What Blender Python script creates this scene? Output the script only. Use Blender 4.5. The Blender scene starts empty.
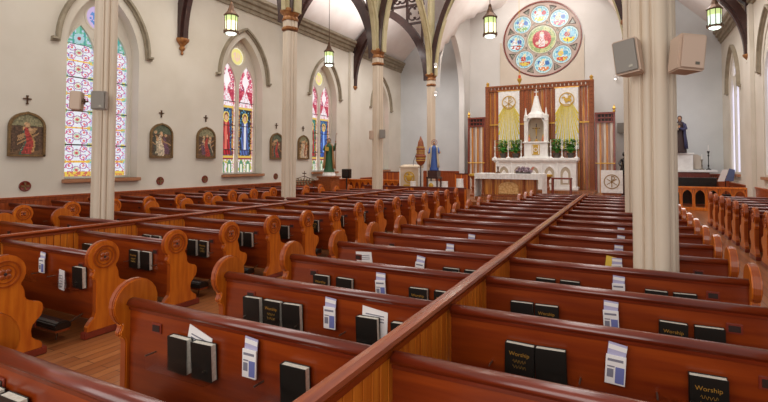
import bpy, bmesh, math, random
from math import pi, sin, cos, sqrt, radians, atan2, hypot
from mathutils import Vector, Matrix
random.seed(7)
S = bpy.context.scene
COL = S.collection

# ------------------------------------------------------------------ camera, world, lights, exposure
cam = bpy.data.cameras.new('camera'); co = bpy.data.objects.new('camera', cam); COL.objects.link(co)
F_PX, YAW, PITCH, ROLL, CX, CY = 463.853, radians(26.396), radians(1.748), radians(0.147), 396.469, 147.833
Fv = Vector((-sin(YAW)*cos(PITCH), cos(YAW)*cos(PITCH), sin(PITCH)))
Rv = Vector((cos(YAW), sin(YAW), 0)); Uv = Rv.cross(Fv)
R2 = Rv*cos(ROLL)+Uv*sin(ROLL); U2 = -Rv*sin(ROLL)+Uv*cos(ROLL)
M = Matrix((R2, U2, -Fv)).transposed().to_4x4(); M.translation = Vector((0, 0, 1.9))
co.matrix_world = M
cam.sensor_width = 36; cam.sensor_fit = 'HORIZONTAL'; cam.lens = F_PX/768*36
cam.shift_x = -(CX-384)/768; cam.shift_y = (CY-201)/768
cam.clip_start = 0.05; cam.clip_end = 200
S.camera = co

w = bpy.data.worlds.new('daylight'); S.world = w; w.use_nodes = True
bg = w.node_tree.nodes['Background']; bg.inputs[0].default_value = (1.0, 0.98, 0.96, 1); bg.inputs[1].default_value = 0.34

def area(name, loc, sx, sy, power, color, rot=(0, 0, 0)):
    l = bpy.data.lights.new(name, 'AREA'); l.shape = 'RECTANGLE'; l.size = sx; l.size_y = sy
    l.energy = power; l.color = color
    o = bpy.data.objects.new(name, l); COL.objects.link(o); o.location = loc; o.rotation_euler = rot
    return o
area('nave_fill', (-4.25, 6, 13.0), 5, 8, 520, (1, .97, .93))  # unseen area lights added overhead to brighten the nave
area('nave_fill', (-4.25, 16, 13.0), 5, 8, 620, (1, .97, .93))
area('chancel_fill', (-4.25, 22.6, 11.6), 4, 1.5, 270, (1, .96, .9), (radians(28), 0, 0))  # added fill over the altar end, not a lamp of the church
area('aisle_fill', (-10.6, 9, 7.9), 1.2, 8, 110, (1, .94, .82))  # added area lights that lift the brightness of both aisles
area('aisle_fill', (-10.6, 22, 7.9), 1.2, 7, 190, (1, .98, .96))
area('aisle_fill', (2.0, 20, 7.8), 1.2, 9, 190, (1, .97, .95))
area('rear_fill', (-3, -3.5, 4.2), 12, 4.5, 520, (1, .97, .93), (radians(82), 0, 0))  # added fill behind the camera for pew backs and columns, no window there
area('ceiling_fill', (-11.0, 15, 8.2), .8, 16, 330, (1, .97, .95), (pi, 0, 0))  # upward fill added to lighten the ceilings, no fitting is modelled
area('ceiling_fill', (2.0, 19, 8.0), .8, 12, 170, (1, .96, .92), (pi, 0, 0))
area('ceiling_fill', (-4.25, 24.6, 9.2), 4, 3, 80, (1, .96, .93), (pi, 0, 0))
S.view_settings.view_transform = 'Standard'; S.view_settings.look = 'None'
S.view_settings.exposure = 0.0; S.view_settings.gamma = 1.0; S.view_settings.use_curve_mapping = False

# ------------------------------------------------------------------ measurements
XC = -4.246
XWL, XWR, YE = -13.34, 4.25, 27.5
XCL, XCR = -8.74, 0.25
COLY = [5.32, 10.62, 15.95, 21.5]
S0, DS = 1.319, 0.9143
def ROW(k): return S0+DS*k
ZR = 0.895

# ------------------------------------------------------------------ helpers
def lin(c):
    return tuple((x/12.92 if x <= .04045 else ((x+.055)/1.055)**2.4) for x in c)
def hexc(h):
    return lin(tuple(int(h[i:i+2], 16)/255 for i in (0, 2, 4)))

class MB:
    def __init__(s): s.v = []; s.f = []; s.m = []; s.sm = []; s.mi = 0; s.smooth = False
    def add(s, vs, fs):
        b = len(s.v); s.v += [tuple(v) for v in vs]
        for f in fs: s.f.append(tuple(b+i for i in f)); s.m.append(s.mi); s.sm.append(s.smooth)
    def box(s, x0, x1, y0, y1, z0, z1):
        vs = [(x, y, z) for z in (z0, z1) for y in (y0, y1) for x in (x0, x1)]
        s.add(vs, [(0, 2, 3, 1), (4, 5, 7, 6), (0, 1, 5, 4), (2, 6, 7, 3), (0, 4, 6, 2), (1, 3, 7, 5)]); return s
    def prism(s, poly, axis, a, b):
        """poly in the 2 other axes: axis 'x' -> (y,z), 'y' -> (x,z), 'z' -> (x,y)"""
        n = len(poly)
        def P(p, t): return (t, p[0], p[1]) if axis == 'x' else ((p[0], t, p[1]) if axis == 'y' else (p[0], p[1], t))
        s.add([P(p, a) for p in poly]+[P(p, b) for p in poly],
              [tuple(range(n))[::-1], tuple(range(n, 2*n))]+[(i, (i+1) % n, n+(i+1) % n, n+i) for i in range(n)]); return s
    def lathe(s, prof, cx, cy, n=16, fn=None, cap=True):
        """prof [(r,z)], fn(theta, r, z)->r"""
        vs = []
        for r, z in prof:
            for i in range(n):
                t = 2*pi*i/n; rr = fn(t, r, z) if fn else r
                vs.append((cx+rr*cos(t), cy+rr*sin(t), z))
        fs = [(j*n+i, j*n+(i+1) % n, (j+1)*n+(i+1) % n, (j+1)*n+i) for j in range(len(prof)-1) for i in range(n)]
        if cap: fs += [tuple(range(n))[::-1], tuple((len(prof)-1)*n+i for i in range(n))]
        s.add(vs, fs); return s
    def tube(s, path, r, n=8, closed=False):
        """path of points; r float or list"""
        P = [Vector(p) for p in path]; m = len(P); rs = r if isinstance(r, (list, tuple)) else [r]*m
        vs = []; prev = None
        for i in range(m):
            if closed: t = P[(i+1) % m]-P[i-1]
            else: t = P[min(i+1, m-1)]-P[max(i-1, 0)]
            t = t.normalized() if t.length > 1e-9 else Vector((0, 0, 1))
            if prev is None:
                a = Vector((0, 0, 1)) if abs(t.z) < .9 else Vector((1, 0, 0)); u = t.cross(a).normalized()
            else:
                u = prev-t*prev.dot(t); u = u.normalized() if u.length > 1e-6 else t.orthogonal().normalized()
            prev = u; w_ = t.cross(u)
            for k in range(n):
                q = 2*pi*k/n; vs.append(tuple(P[i]+(u*cos(q)+w_*sin(q))*rs[i]))
        fs = [(j*n+k, j*n+(k+1) % n, ((j+1) % m)*n+(k+1) % n, ((j+1) % m)*n+k) for j in range(m if closed else m-1) for k in range(n)]
        if not closed: fs += [tuple(range(n))[::-1], tuple((m-1)*n+k for k in range(n))]
        s.add(vs, fs); return s
    def sphere(s, c, r, n=12, sc=(1, 1, 1)):
        prof = [(max(1e-4, sin(pi*j/(n//2+2))), -cos(pi*j/(n//2+2))) for j in range(n//2+3)]
        vs = []
        for a, z in prof:
            for i in range(n):
                t = 2*pi*i/n; vs.append((c[0]+r*a*cos(t)*sc[0], c[1]+r*a*sin(t)*sc[1], c[2]+r*z*sc[2]))
        s.add(vs, [(j*n+i, j*n+(i+1) % n, (j+1)*n+(i+1) % n, (j+1)*n+i) for j in range(len(prof)-1) for i in range(n)]+[tuple(range(n))[::-1], tuple((len(prof)-1)*n+i for i in range(n))]); return s
    def sweep(s, pts, w0, w1, d0, d1, plane, pos):
        """2-D path pts (a,z) in plane 'x' (at X=pos) or 'y' (at Y=pos); thickness across the plane w0..w1, in-plane offset d0..d1 (outward = left of travel)"""
        n = len(pts); vs = []
        for i in range(n):
            a = Vector(pts[max(i-1, 0)]); b = Vector(pts[min(i+1, n-1)]); t = (b-a).normalized(); nn = Vector((t.y, -t.x))
            for (dd, ww) in ((d0, w0), (d1, w0), (d1, w1), (d0, w1)):
                q = Vector(pts[i])+nn*dd
                vs.append((pos+ww, q.x, q.y) if plane == 'x' else (q.x, pos+ww, q.y))
        fs = [(i*4+k, i*4+(k+1) % 4, (i+1)*4+(k+1) % 4, (i+1)*4+k) for i in range(n-1) for k in range(4)]
        fs += [(3, 2, 1, 0), tuple((n-1)*4+k for k in range(4))]
        s.add(vs, fs); return s
    def xf(s, M, i0=0):
        for i in range(i0, len(s.v)): s.v[i] = tuple(M @ Vector(s.v[i]))
    def build(s, name, mats, parent=None, bevel=0, kind=None, fixn=True, segs=2):
        me = bpy.data.meshes.new(name); me.from_pydata(s.v, [], s.f)
        if not isinstance(mats, (list, tuple)): mats = [mats]
        for m in mats: me.materials.append(m)
        me.polygons.foreach_set('material_index', s.m); me.polygons.foreach_set('use_smooth', s.sm)
        if fixn or bevel:
            bm = bmesh.new(); bm.from_mesh(me)
            if fixn: bmesh.ops.recalc_face_normals(bm, faces=bm.faces)
            if bevel:
                es = [e for e in bm.edges if len(e.link_faces) == 2 and e.calc_face_angle(0) > .6]
                bmesh.ops.bevel(bm, geom=es, offset=bevel, segments=segs, affect='EDGES', clamp_overlap=True)
            bm.to_mesh(me); bm.free()
        o = bpy.data.objects.new(name, me); COL.objects.link(o)
        if parent: o.parent = parent
        if kind: o['kind'] = kind
        return o

def empty(name, loc=(0, 0, 0), rz=0):
    o = bpy.data.objects.new(name, None); COL.objects.link(o); o.location = loc; o.rotation_euler.z = rz
    o.empty_display_size = .1; return o
def tag(o, label, cat, group=None, kind=None):
    o['label'] = label; o['category'] = cat
    if group: o['group'] = group
    if kind: o['kind'] = kind
    return o
KIDS = {}
def copy_tree(o, parent=None):
    c = o.copy(); COL.objects.link(c)
    if parent: c.parent = parent
    for ch in list(o.children): copy_tree(ch, c)
    return c
ORD = ['first', 'second', 'third', 'fourth', 'fifth', 'sixth', 'seventh', 'eighth', 'ninth', 'tenth', 'eleventh', 'twelfth',
       'thirteenth', 'fourteenth', 'fifteenth', 'sixteenth', 'seventeenth']

def arch(a, h, n=14):
    """pointed arch from (a,0) over (0,h) to (-a,0)"""
    R = (a*a+h*h)/(2*a); c = a-R; th = atan2(h, -c)
    L = [(c+R*cos(th*i/n), R*sin(th*i/n)) for i in range(n+1)]
    return L+[(-x, z) for x, z in L[:-1]][::-1]

# ------------------------------------------------------------------ materials
def mat(name, color=(.5, .5, .5), rough=.6, metal=0, coat=0, spec=.5):
    m = bpy.data.materials.new(name); m.use_nodes = True; b = m.node_tree.nodes['Principled BSDF']
    b.inputs['Base Color'].default_value = (*color, 1); b.inputs['Roughness'].default_value = rough
    b.inputs['Metallic'].default_value = metal; b.inputs['Coat Weight'].default_value = coat
    b.inputs['Coat Roughness'].default_value = .15; b.inputs['Specular IOR Level'].default_value = spec
    return m
def noisy(name, c1, c2, scale=3, rough=.6, stretch=(1, 1, 1), bump=0, bscale=40, metal=0, coat=0, spec=.5, detail=5, lo=.35, hi=.65, croug=.15):
    m = mat(name, c1, rough, metal, coat, spec); nt = m.node_tree; b = nt.nodes['Principled BSDF']
    b.inputs['Coat Roughness'].default_value = croug
    tc = nt.nodes.new('ShaderNodeTexCoord'); mp = nt.nodes.new('ShaderNodeMapping'); mp.inputs['Scale'].default_value = stretch
    no = nt.nodes.new('ShaderNodeTexNoise'); no.inputs['Scale'].default_value = scale; no.inputs['Detail'].default_value = detail
    rp = nt.nodes.new('ShaderNodeValToRGB'); rp.color_ramp.elements[0].position = lo; rp.color_ramp.elements[1].position = hi
    rp.color_ramp.elements[0].color = (*c1, 1); rp.color_ramp.elements[1].color = (*c2, 1)
    nt.links.new(tc.outputs['Object'], mp.inputs[0]); nt.links.new(mp.outputs[0], no.inputs['Vector'])
    nt.links.new(no.outputs['Fac'], rp.inputs[0]); nt.links.new(rp.outputs[0], b.inputs['Base Color'])
    if bump:
        n2 = nt.nodes.new('ShaderNodeTexNoise'); n2.inputs['Scale'].default_value = bscale
        bp = nt.nodes.new('ShaderNodeBump'); bp.inputs['Strength'].default_value = bump; bp.inputs['Distance'].default_value = .01
        nt.links.new(mp.outputs[0], n2.inputs['Vector']); nt.links.new(n2.outputs['Fac'], bp.inputs['Height']); nt.links.new(bp.outputs[0], b.inputs['Normal'])
    return m
def wood(name, h1, h2, stretch=(1, 6, 6), scale=3, rough=.35, coat=.5, **k):
    return noisy(name, hexc(h1), hexc(h2), scale=scale, rough=rough, stretch=stretch, coat=coat, detail=8, lo=.3, hi=.7, **k)
def attr_mat(name, emit=0, rough=.5):
    m = mat(name, (0, 0, 0), rough); nt = m.node_tree; b = nt.nodes['Principled BSDF']
    a = nt.nodes.new('ShaderNodeAttribute'); a.attribute_name = 'Col'
    nt.links.new(a.outputs['Color'], b.inputs['Base Color'])
    if emit:
        nt.links.remove(b.inputs['Base Color'].links[0]); b.inputs['Base Color'].default_value = (.02, .02, .02, 1)
        nt.links.new(a.outputs['Color'], b.inputs['Emission Color']); b.inputs['Emission Strength'].default_value = emit
    return m
def emis(name, color, st):
    m = mat(name, color, .5); b = m.node_tree.nodes['Principled BSDF']
    b.inputs['Emission Color'].default_value = (*color, 1); b.inputs['Emission Strength'].default_value = st; return m

W_BACK = wood('pew_back_wood', '681f07', '903a0c', (.5, 5, 7), 2.2, .3, .2, croug=.2)
W_RAIL = wood('pew_rail_wood', '561a0a', '76280e', (.6, 8, 8), 3, .3, .6, croug=.18)
W_END = wood('pew_end_wood', 'b8560e', 'd8781c', (3, 7, .9), 3, .34, .45, croug=.2)
W_ENDEDGE = wood('pew_end_edge_wood', '8e3c0e', 'a84e16', (3, 7, .9), 3, .3, .6)
W_SEAT = wood('pew_seat_wood', '7b3312', '98431a', (.6, 6, 6), 3, .3, .5)
W_PART = wood('partition_wood', 'c05c10', 'e88826', (12, 12, .7), 2.0, .4, .15)
W_CAP = wood('partition_cap_wood', '7c2e0e', 'a24816', (8, .6, 8), 3, .22, .15)
W_DARK = wood('dark_oak', '2c1410', '42201a', (3, 3, 3), 3, .4, .4)
W_GOLD = wood('golden_oak', '90480e', 'e0983a', (9, 9, .5), 2.5, .4, .3)
W_WAIN = wood('wainscot_wood', '8c3c18', 'b05422', (8, 8, .7), 2.5, .4, .3)
W_CARVE = wood('carved_oak', '6e3010', 'a85a22', (6, 6, 6), 5, .45, .2, bump=.6, bscale=30)
W_RED = wood('red_mahogany', '6e2418', '86331f', (3, 3, 3), 3, .35, .4)
DARKWD = mat('near_black_wood', hexc('2a120c'), .5)
BLACKV = mat('black_vinyl', hexc('1a1412'), .35, spec=.6)
METAL = mat('brushed_metal', hexc('8d867a'), .4, 1)
BRONZE = noisy('aged_bronze', hexc('4b3427'), hexc('70513a'), 12, .45, metal=.6)
GOLD = mat('gilding', hexc('d8a94a'), .35, .6)
GOLDP = mat('gold_paint', hexc('c8a03c'), .5, .2)
BLACK = mat('black_cover', hexc('14130f'), .42)
PAGES = noisy('page_edges', hexc('ddd5c4'), hexc('efe9da'), 60, .8)
PAPER = mat('white_paper', hexc('e6dfdc'), .7)
LILAC = mat('lilac_paper', hexc('aaa4c0'), .6)
BLUEP = mat('blue_print', hexc('6a70a8'), .6)
GREYP = mat('grey_print', hexc('7c7884'), .7)
YELP = mat('yellow_paper', hexc('d9b640'), .6)
def glassm():
    m = mat('clear_acrylic', (1, 1, 1), .05); b = m.node_tree.nodes['Principled BSDF']
    b.inputs['Transmission Weight'].default_value = 1; b.inputs['IOR'].default_value = 1.1; b.inputs['Alpha'].default_value = .25
    b.inputs['Specular IOR Level'].default_value = .8
    return m
ACR = glassm()
WALLM = noisy('cream_plaster', hexc('d3cabb'), hexc('ddd5c8'), .7, .75, bump=.12, bscale=25)
WALLW = noisy('white_plaster', hexc('d6d2cd'), hexc('dedad6'), .7, .75, bump=.1, bscale=25)
WALLG = noisy('cool_light_plaster', hexc('cbcdcd'), hexc('d5d7d7'), .7, .75, bump=.1, bscale=25)  # cool light on the aisle end walls is put into this colour
TANW = noisy('beige_shade_plaster', hexc('cdbfae'), hexc('d6c9ba'), .7, .75)  # side altar tone, and the colour of the shadow on the nave end wall
SILLW = wood('sill_wood', '9a6444', 'b88460', (3, 1, 8), 3, .5, .1)
SLAT = noisy('pale_slat_wood', hexc('b8a494'), hexc('e2d6c8'), 2, .6, stretch=(14, 14, .6)); SLAT2 = noisy('mauve_slat_wood', hexc('8a6c60'), hexc('b09080'), 2, .6, stretch=(14, 14, .6))
CEIL = noisy('pink_plaster', hexc('e6dbd5'), hexc('eee6e1'), 1.2, .8)
OLIVE = noisy('olive_cream_paint', hexc('b9aa80'), hexc('cabd97'), 2, .6)
STONE = noisy('stone_moulding', hexc('8f836f'), hexc('a39782'), 4, .7)
COLM = noisy('column_paint', hexc('d3c0a9'), hexc('e0cfba'), 1.5, .5, stretch=(1, 1, .3))
COLG = noisy('column_groove_paint', hexc('b5a294'), hexc('c2b0a2'), 1.5, .5, stretch=(1, 1, .3))
CAPM = noisy('capital_bronze_paint', hexc('8c5630'), hexc('b07a44'), 10, .4, metal=.3)
CLOTH = noisy('white_cloth', hexc('dedad6'), hexc('efedea'), 8, .9)
MARBLE = noisy('white_marble', hexc('e8e5e0'), hexc('f4f2ee'), 5, .35)
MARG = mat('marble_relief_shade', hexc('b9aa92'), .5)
GREEN = noisy('plant_leaf', hexc('2f7a2c'), hexc('68ac48'), 8, .45)
CERAM = mat('dark_pot', hexc('4a4038'), .4)
BLACKP = mat('black_lacquer', hexc('15120f'), .2, spec=.6)
GREYSPK = mat('grey_speaker_plastic', hexc('9c8f84'), .55)
PINKSPK = mat('beige_speaker_plastic', hexc('c7ad98'), .55)
GREYGR = mat('speaker_grille_grey', hexc('8d857c'), .7)
PINKGR = mat('speaker_grille_beige', hexc('c9ae9a'), .7)
PAINT = attr_mat('oil_painting', 0, .5)
GLASS = attr_mat('stained_glass', 1.0, .25)
LEADM = mat('dark_lead', hexc('3c2a22'), .5)
FRAMES = noisy('antique_gilt_frame', hexc('6e5638'), hexc('8a6c44'), 20, .5, metal=.3)

def plank_floor():
    m = mat('floor_boards', (0, 0, 0), .32, 0, .3); nt = m.node_tree; b = nt.nodes['Principled BSDF']
    tc = nt.nodes.new('ShaderNodeTexCoord'); mp = nt.nodes.new('ShaderNodeMapping'); mp.inputs['Rotation'].default_value = (0, 0, pi/2)
    br = nt.nodes.new('ShaderNodeTexBrick'); br.inputs['Scale'].default_value = 1; br.inputs['Brick Width'].default_value = 1.8
    br.inputs['Row Height'].default_value = .11; br.inputs['Mortar Size'].default_value = .004
    br.inputs['Color1'].default_value = (*hexc('a8683a'), 1); br.inputs['Color2'].default_value = (*hexc('8c4f28'), 1)
    br.inputs['Mortar'].default_value = (*hexc('3c1c0e'), 1)
    no = nt.nodes.new('ShaderNodeTexNoise'); no.inputs['Scale'].default_value = 3; no.inputs['Detail'].default_value = 8
    mp2 = nt.nodes.new('ShaderNodeMapping'); mp2.inputs['Scale'].default_value = (9, .8, 1)
    mx = nt.nodes.new('ShaderNodeMixRGB'); mx.blend_type = 'MULTIPLY'; mx.inputs[0].default_value = .55
    nt.links.new(tc.outputs['Object'], mp.inputs[0]); nt.links.new(mp.outputs[0], br.inputs['Vector'])
    nt.links.new(tc.outputs['Object'], mp2.inputs[0]); nt.links.new(mp2.outputs[0], no.inputs['Vector'])
    rp = nt.nodes.new('ShaderNodeValToRGB'); rp.color_ramp.elements[0].color = (.45, .4, .35, 1); rp.color_ramp.elements[1].color = (1, 1, 1, 1)
    nt.links.new(no.outputs['Fac'], rp.inputs[0]); nt.links.new(br.outputs['Color'], mx.inputs[1]); nt.links.new(rp.outputs[0], mx.inputs[2])
    nt.links.new(mx.outputs[0], b.inputs['Base Color'])
    return m
FLOORM = plank_floor()

def panel(name, material, u0, u1, v0, v1, nu, nv, color, to3d, inside=None, parent=None, stone=None, kind=None):
    """flat mosaic: a grid of small panes, each with its own colour (srgb) in attribute Col"""
    vs = [to3d(u0+(u1-u0)*i/nu, v0+(v1-v0)*j/nv) for j in range(nv+1) for i in range(nu+1)]
    fs = []; cs = []
    for j in range(nv):
        for i in range(nu):
            u = u0+(u1-u0)*(i+.5)/nu; v = v0+(v1-v0)*(j+.5)/nv
            if inside and not inside(u, v): continue
            a = j*(nu+1)+i; fs.append((a, a+1, a+nu+2, a+nu+1)); cs.append(lin(color(u, v)))
    me = bpy.data.meshes.new(name); me.from_pydata(vs, [], fs); me.materials.append(material)
    at = me.attributes.new('Col', 'FLOAT_COLOR', 'CORNER')
    d = []
    for c in cs: d += [c[0], c[1], c[2], 1.0]*4
    at.data.foreach_set('color', d)
    bm = bmesh.new(); bm.from_mesh(me); bmesh.ops.delete(bm, geom=[v for v in bm.verts if not v.link_faces], context='VERTS'); bm.to_mesh(me); bm.free()
    o = bpy.data.objects.new(name, me); COL.objects.link(o)
    if parent: o.parent = parent
    if kind: o['kind'] = kind
    return o
def C(h): return tuple(int(h[i:i+2], 16)/255 for i in (0, 2, 4))
def jit(c, a, rnd):
    k = 1+(rnd-.5)*a; return tuple(min(1, max(0, x*k)) for x in c)
def hsh(i, j, s=0):
    x = sin(i*127.1+j*311.7+s*74.7)*43758.5453; return x-math.floor(x)

# ------------------------------------------------------------------ the room
f = MB(); f.box(XWL-.4, XWR+.4, -1.6, YE+.3, -.2, 0); f.build('floor', FLOORM, kind='structure')
f = MB(); f.box(-8.3, -.3, 16.6, YE-.02, 0.002, .18); f.box(-8.3, -.3, 17.6, YE-.02, .18, .36); f.box(-5.6, -3.0, 18.5, 20.0, .36, .5); f.box(-7.2, -1.4, 24.2, YE-.02, .36, .5)
tag(f.build('sanctuary_platform', FLOORM, bevel=.01), 'stepped wooden platform under the altar at the far end', 'platform', kind='structure')

WIN_A, WIN_SILL, WIN_SPR, WIN_H = 1.02, 1.42, 5.0, 1.76
WY = [2.65, 8.12, 13.5, 18.92, 24.75]
def side_wall(name, xw, sgn, ys, y0, y1, ztop, material):
    """wall plane at xw facing the nave; sgn=-1 for left (outside is -x)"""
    m = MB(); A = arch(WIN_A, WIN_H, 16)
    for off, flip in ((0, False), (.5*sgn, True)):
        x = xw+off
        def quad(ya, yb, za0, za1, zb0, zb1): m.add([(x, ya, za0), (x, yb, zb0), (x, yb, zb1), (x, ya, za1)], [(0, 1, 2, 3)])
        cur = y0
        for yc in ys:
            quad(cur, yc-WIN_A, 0, ztop, 0, ztop)
            quad(yc-WIN_A, yc+WIN_A, 0, WIN_SILL, 0, WIN_SILL)
            P = A[::-1]
            for (a, b) in zip(P[:-1], P[1:]): quad(yc+a[0], yc+b[0], WIN_SPR+a[1], ztop, WIN_SPR+b[1], ztop)
            cur = yc+WIN_A
        quad(cur, y1, 0, ztop, 0, ztop)
    for yc in ys:   # reveals
        out = [(yc+WIN_A, WIN_SILL)]+[(yc+a, WIN_SPR+z) for a, z in A]+[(yc-WIN_A, WIN_SILL)]
        for (a, b) in zip(out, out[1:]+out[:1]):
            m.add([(xw, a[0], a[1]), (xw, b[0], b[1]), (xw+.5*sgn, b[0], b[1]), (xw+.5*sgn, a[0], a[1])], [(0, 1, 2, 3)])
    o = m.build(name, material, kind='structure', fixn=False); return o
side_wall('wall_left', XWL, -1, WY, -1.6, YE, 8.6, WALLM)
side_wall('wall_right', XWR, 1, WY[2:], 8.0, YE, 8.6, WALLM)

# end walls
m = MB(); m.box(XWL-.5, XCL-.02, YE, YE+.3, 0, 13.2); m.build('wall_end_left', WALLG, kind='structure')
m = MB(); m.box(XCR+.02, XWR+.5, YE, YE+.3, 0, 13.2); m.build('wall_end_right', WALLG, kind='structure')
RC = (-4.33, 9.02); RR_ = 2.17
m = MB()
def endq(x, y0_, z0_, x1, z1_): m.add([(x, y0_, z0_), (x1, y0_, z0_), (x1, y0_, z1_), (x, y0_, z1_)], [(0, 1, 2, 3)])
N = 48
X0, X1, Z1 = XCL-.02, XCR+.02, 14.6
circ = [(RC[0]+RR_*cos(2*pi*i/N), RC[1]+RR_*sin(2*pi*i/N)) for i in range(N)]
def ray_out(px, pz):
    dx, dz = px-RC[0], pz-RC[1]; t = 1e9
    if dx > 1e-6: t = min(t, (X1-RC[0])/dx)
    if dx < -1e-6: t = min(t, (X0-RC[0])/dx)
    if dz > 1e-6: t = min(t, (Z1-RC[1])/dz)
    if dz < -1e-6: t = min(t, (0-RC[1])/dz)
    return (RC[0]+dx*t, RC[1]+dz*t)
outp = [ray_out(*c) for c in circ]
for i in range(N):
    j = (i+1) % N; a, b = circ[i], circ[j]; A_, B_ = outp[i], outp[j]
    poly = [a, A_]
    if abs(A_[0]-B_[0]) > 1e-6 and abs(A_[1]-B_[1]) > 1e-6:
        poly.append((X0 if min(A_[0], B_[0]) < X0+1e-3 else X1, Z1 if max(A_[1], B_[1]) > Z1-1e-3 else 0))
    poly += [B_, b]
    m.add([(p[0], YE, p[1]) for p in poly], [tuple(range(len(poly)))])
    m.add([(a[0], YE, a[1]), (b[0], YE, b[1]), (b[0], YE+.3, b[1]), (a[0], YE+.3, a[1])], [(0, 1, 2, 3)])
m.build('wall_end_nave', WALLW, kind='structure', fixn=False)
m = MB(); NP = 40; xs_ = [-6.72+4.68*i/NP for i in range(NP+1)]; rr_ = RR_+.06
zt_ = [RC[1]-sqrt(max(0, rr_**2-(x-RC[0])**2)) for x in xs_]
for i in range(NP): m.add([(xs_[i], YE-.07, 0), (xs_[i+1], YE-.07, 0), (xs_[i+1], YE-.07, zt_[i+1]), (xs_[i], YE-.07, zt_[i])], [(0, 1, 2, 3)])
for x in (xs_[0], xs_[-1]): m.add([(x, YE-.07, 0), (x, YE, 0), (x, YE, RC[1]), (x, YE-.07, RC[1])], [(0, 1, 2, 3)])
m.build('trim_1', TANW, kind='structure')  # beige panel stands in for the altar screen's shadow on the end wall

# aisle ceilings: 45 degree slopes; nave vault over the last bay
def slope(name, xw, xc, y0):
    m = MB(); s_ = 1 if xc > xw else -1; d = abs(xc-xw)
    m.prism([(xw-s_*.3, 8.1), (xw, 8.35), (xc, 8.35+d*1.02), (xc, 8.55+d*1.02), (xw-s_*.3, 8.4)], 'y', y0, YE)
    m.build(name, CEIL, kind='structure')
slope('ceiling_left', XWL, XCL+.1, 3.0); slope('ceiling_right', XWR, XCR-.1, 8.0)
ra = arch(4.35, 7.25, 18)
m = MB(); m.smooth = True
NY = 12; rows = []
for j in range(NY+1):
    y = 21.5+(YE-21.5)*j/NY
    t = j/NY; zt = 6.3+4.7*(1-(1-t)**1.7)
    row = []
    for (x, z) in ra:
        zz = 5.75+z
        # the lower web of the cell is cut away by the lunette, so it starts from the wall top
        if zz < zt:
            row.append((XC+math.copysign(4.49, x), zt))
        else:
            k = min(1, (zz-zt)/2.5); xx = x*(1-(1-k)*0)+math.copysign(.14, x)*(1-k) if abs(x) > 1e-3 else 0
            row.append((XC+xx, zz))
    rows.append([(p[0], y, p[1]) for p in row])
n_ = len(ra); vs = [p for r in rows for p in r]
m.add(vs, [(j*n_+i, j*n_+i+1, (j+1)*n_+i+1, (j+1)*n_+i) for j in range(NY) for i in range(n_-1)])
m.build('ceiling_nave', CEIL, kind='structure', fixn=False)

# nave side walls over the last bay, pierced by the pointed opening into each aisle
for nm, x in (('left', XCL), ('right', XCR)):
    m = MB(); A = arch(2.0, 3.55, 14); yc = 24.3; zs = 5.75
    for xo in (x-.16, x+.16):
        def q(a, b, z0a, z0b, z1a, z1b): m.add([(xo, a, z0a), (xo, b, z0b), (xo, b, z1b), (xo, a, z1a)], [(0, 1, 2, 3)])
        zt = lambda y: 6.3+4.7*(1-(1-max(0, min(1, (y-21.5)/(YE-21.5))))**1.7)
        P = [(yc+a, zs+z) for a, z in A[::-1]]
        q(yc+2.0, YE, 0, 0, zt(yc+2.0), zt(YE))
        for (a, b) in zip(P[:-1], P[1:]): q(a[0], b[0], a[1], b[1], max(zt(a[0]), a[1]+.02), max(zt(b[0]), b[1]+.02))
    R_ = [(yc+2.0, 0)]+[(yc+a, zs+z) for a, z in A]
    for a, b in zip(R_, R_[1:]): m.add([(x-.16, a[0], a[1]), (x-.16, b[0], b[1]), (x+.16, b[0], b[1]), (x+.16, a[0], a[1])], [(0, 1, 2, 3)])
    m.build('wall_nave_'+nm, WALLW, kind='structure', fixn=False)

# cornices, wainscot, wall pilasters
def cornice(name, xw, s, y0):
    m = MB()
    m.prism([(xw-s*.02, 7.78), (xw+s*.06, 7.78), (xw+s*.08, 7.9), (xw+s*.14, 7.93), (xw+s*.15, 8.08), (xw+s*.24, 8.12), (xw+s*.25, 8.24), (xw+s*.34, 8.3), (xw+s*.34, 8.42), (xw-s*.02, 8.42)], 'y', y0, YE)
    m.build(name, STONE, kind='structure')
cornice('trim_2', XWL, 1, 3.0); cornice('trim_3', XWR, -1, 8.0)
def wains(name, kind_x, a0, a1, pos, s, ztop=1.02):
    m = MB(); p = a0
    while p < a1-.001:
        e = min(p+.085, a1)
        if kind_x: m.box(min(pos, pos+s*.035), max(pos, pos+s*.035), p+.003, e-.003, .14, ztop-.04)
        else: m.box(p+.003, e-.003, min(pos, pos+s*.035), max(pos, pos+s*.035), .14, ztop-.04)
        p = e
    for z0, z1, d in ((0, .16, .05), (ztop-.1, ztop-.04, .05), (ztop-.045, ztop, .075)):
        if kind_x: m.box(min(pos, pos+s*d), max(pos, pos+s*d), a0, a1, z0, z1)
        else: m.box(a0, a1, min(pos, pos+s*d), max(pos, pos+s*d), z0, z1)
    m.build(name, W_WAIN, kind='structure')
wains('baseboard_left', True, -1.6, YE-.05, XWL, 1)
wains('baseboard_right', True, 8.0, YE-.05, XWR, -1)
wains('baseboard_end_left', False, XWL+.05, XCL-.3, YE, -1, 1.35)
wains('baseboard_end_right', False, XCR+.3, XWR-.05, YE, -1, 1.35)
for i, (xw, s) in enumerate(((XWL, 1), (XWR, -1))):
    m = MB(); m.box(min(xw, xw+s*.14), max(xw, xw+s*.14), 21.05, 22.1, 0, 7.8); m.build('trim_%d' % (4+i), WALLM if s > 0 else WALLM, kind='structure', bevel=.01)

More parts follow.
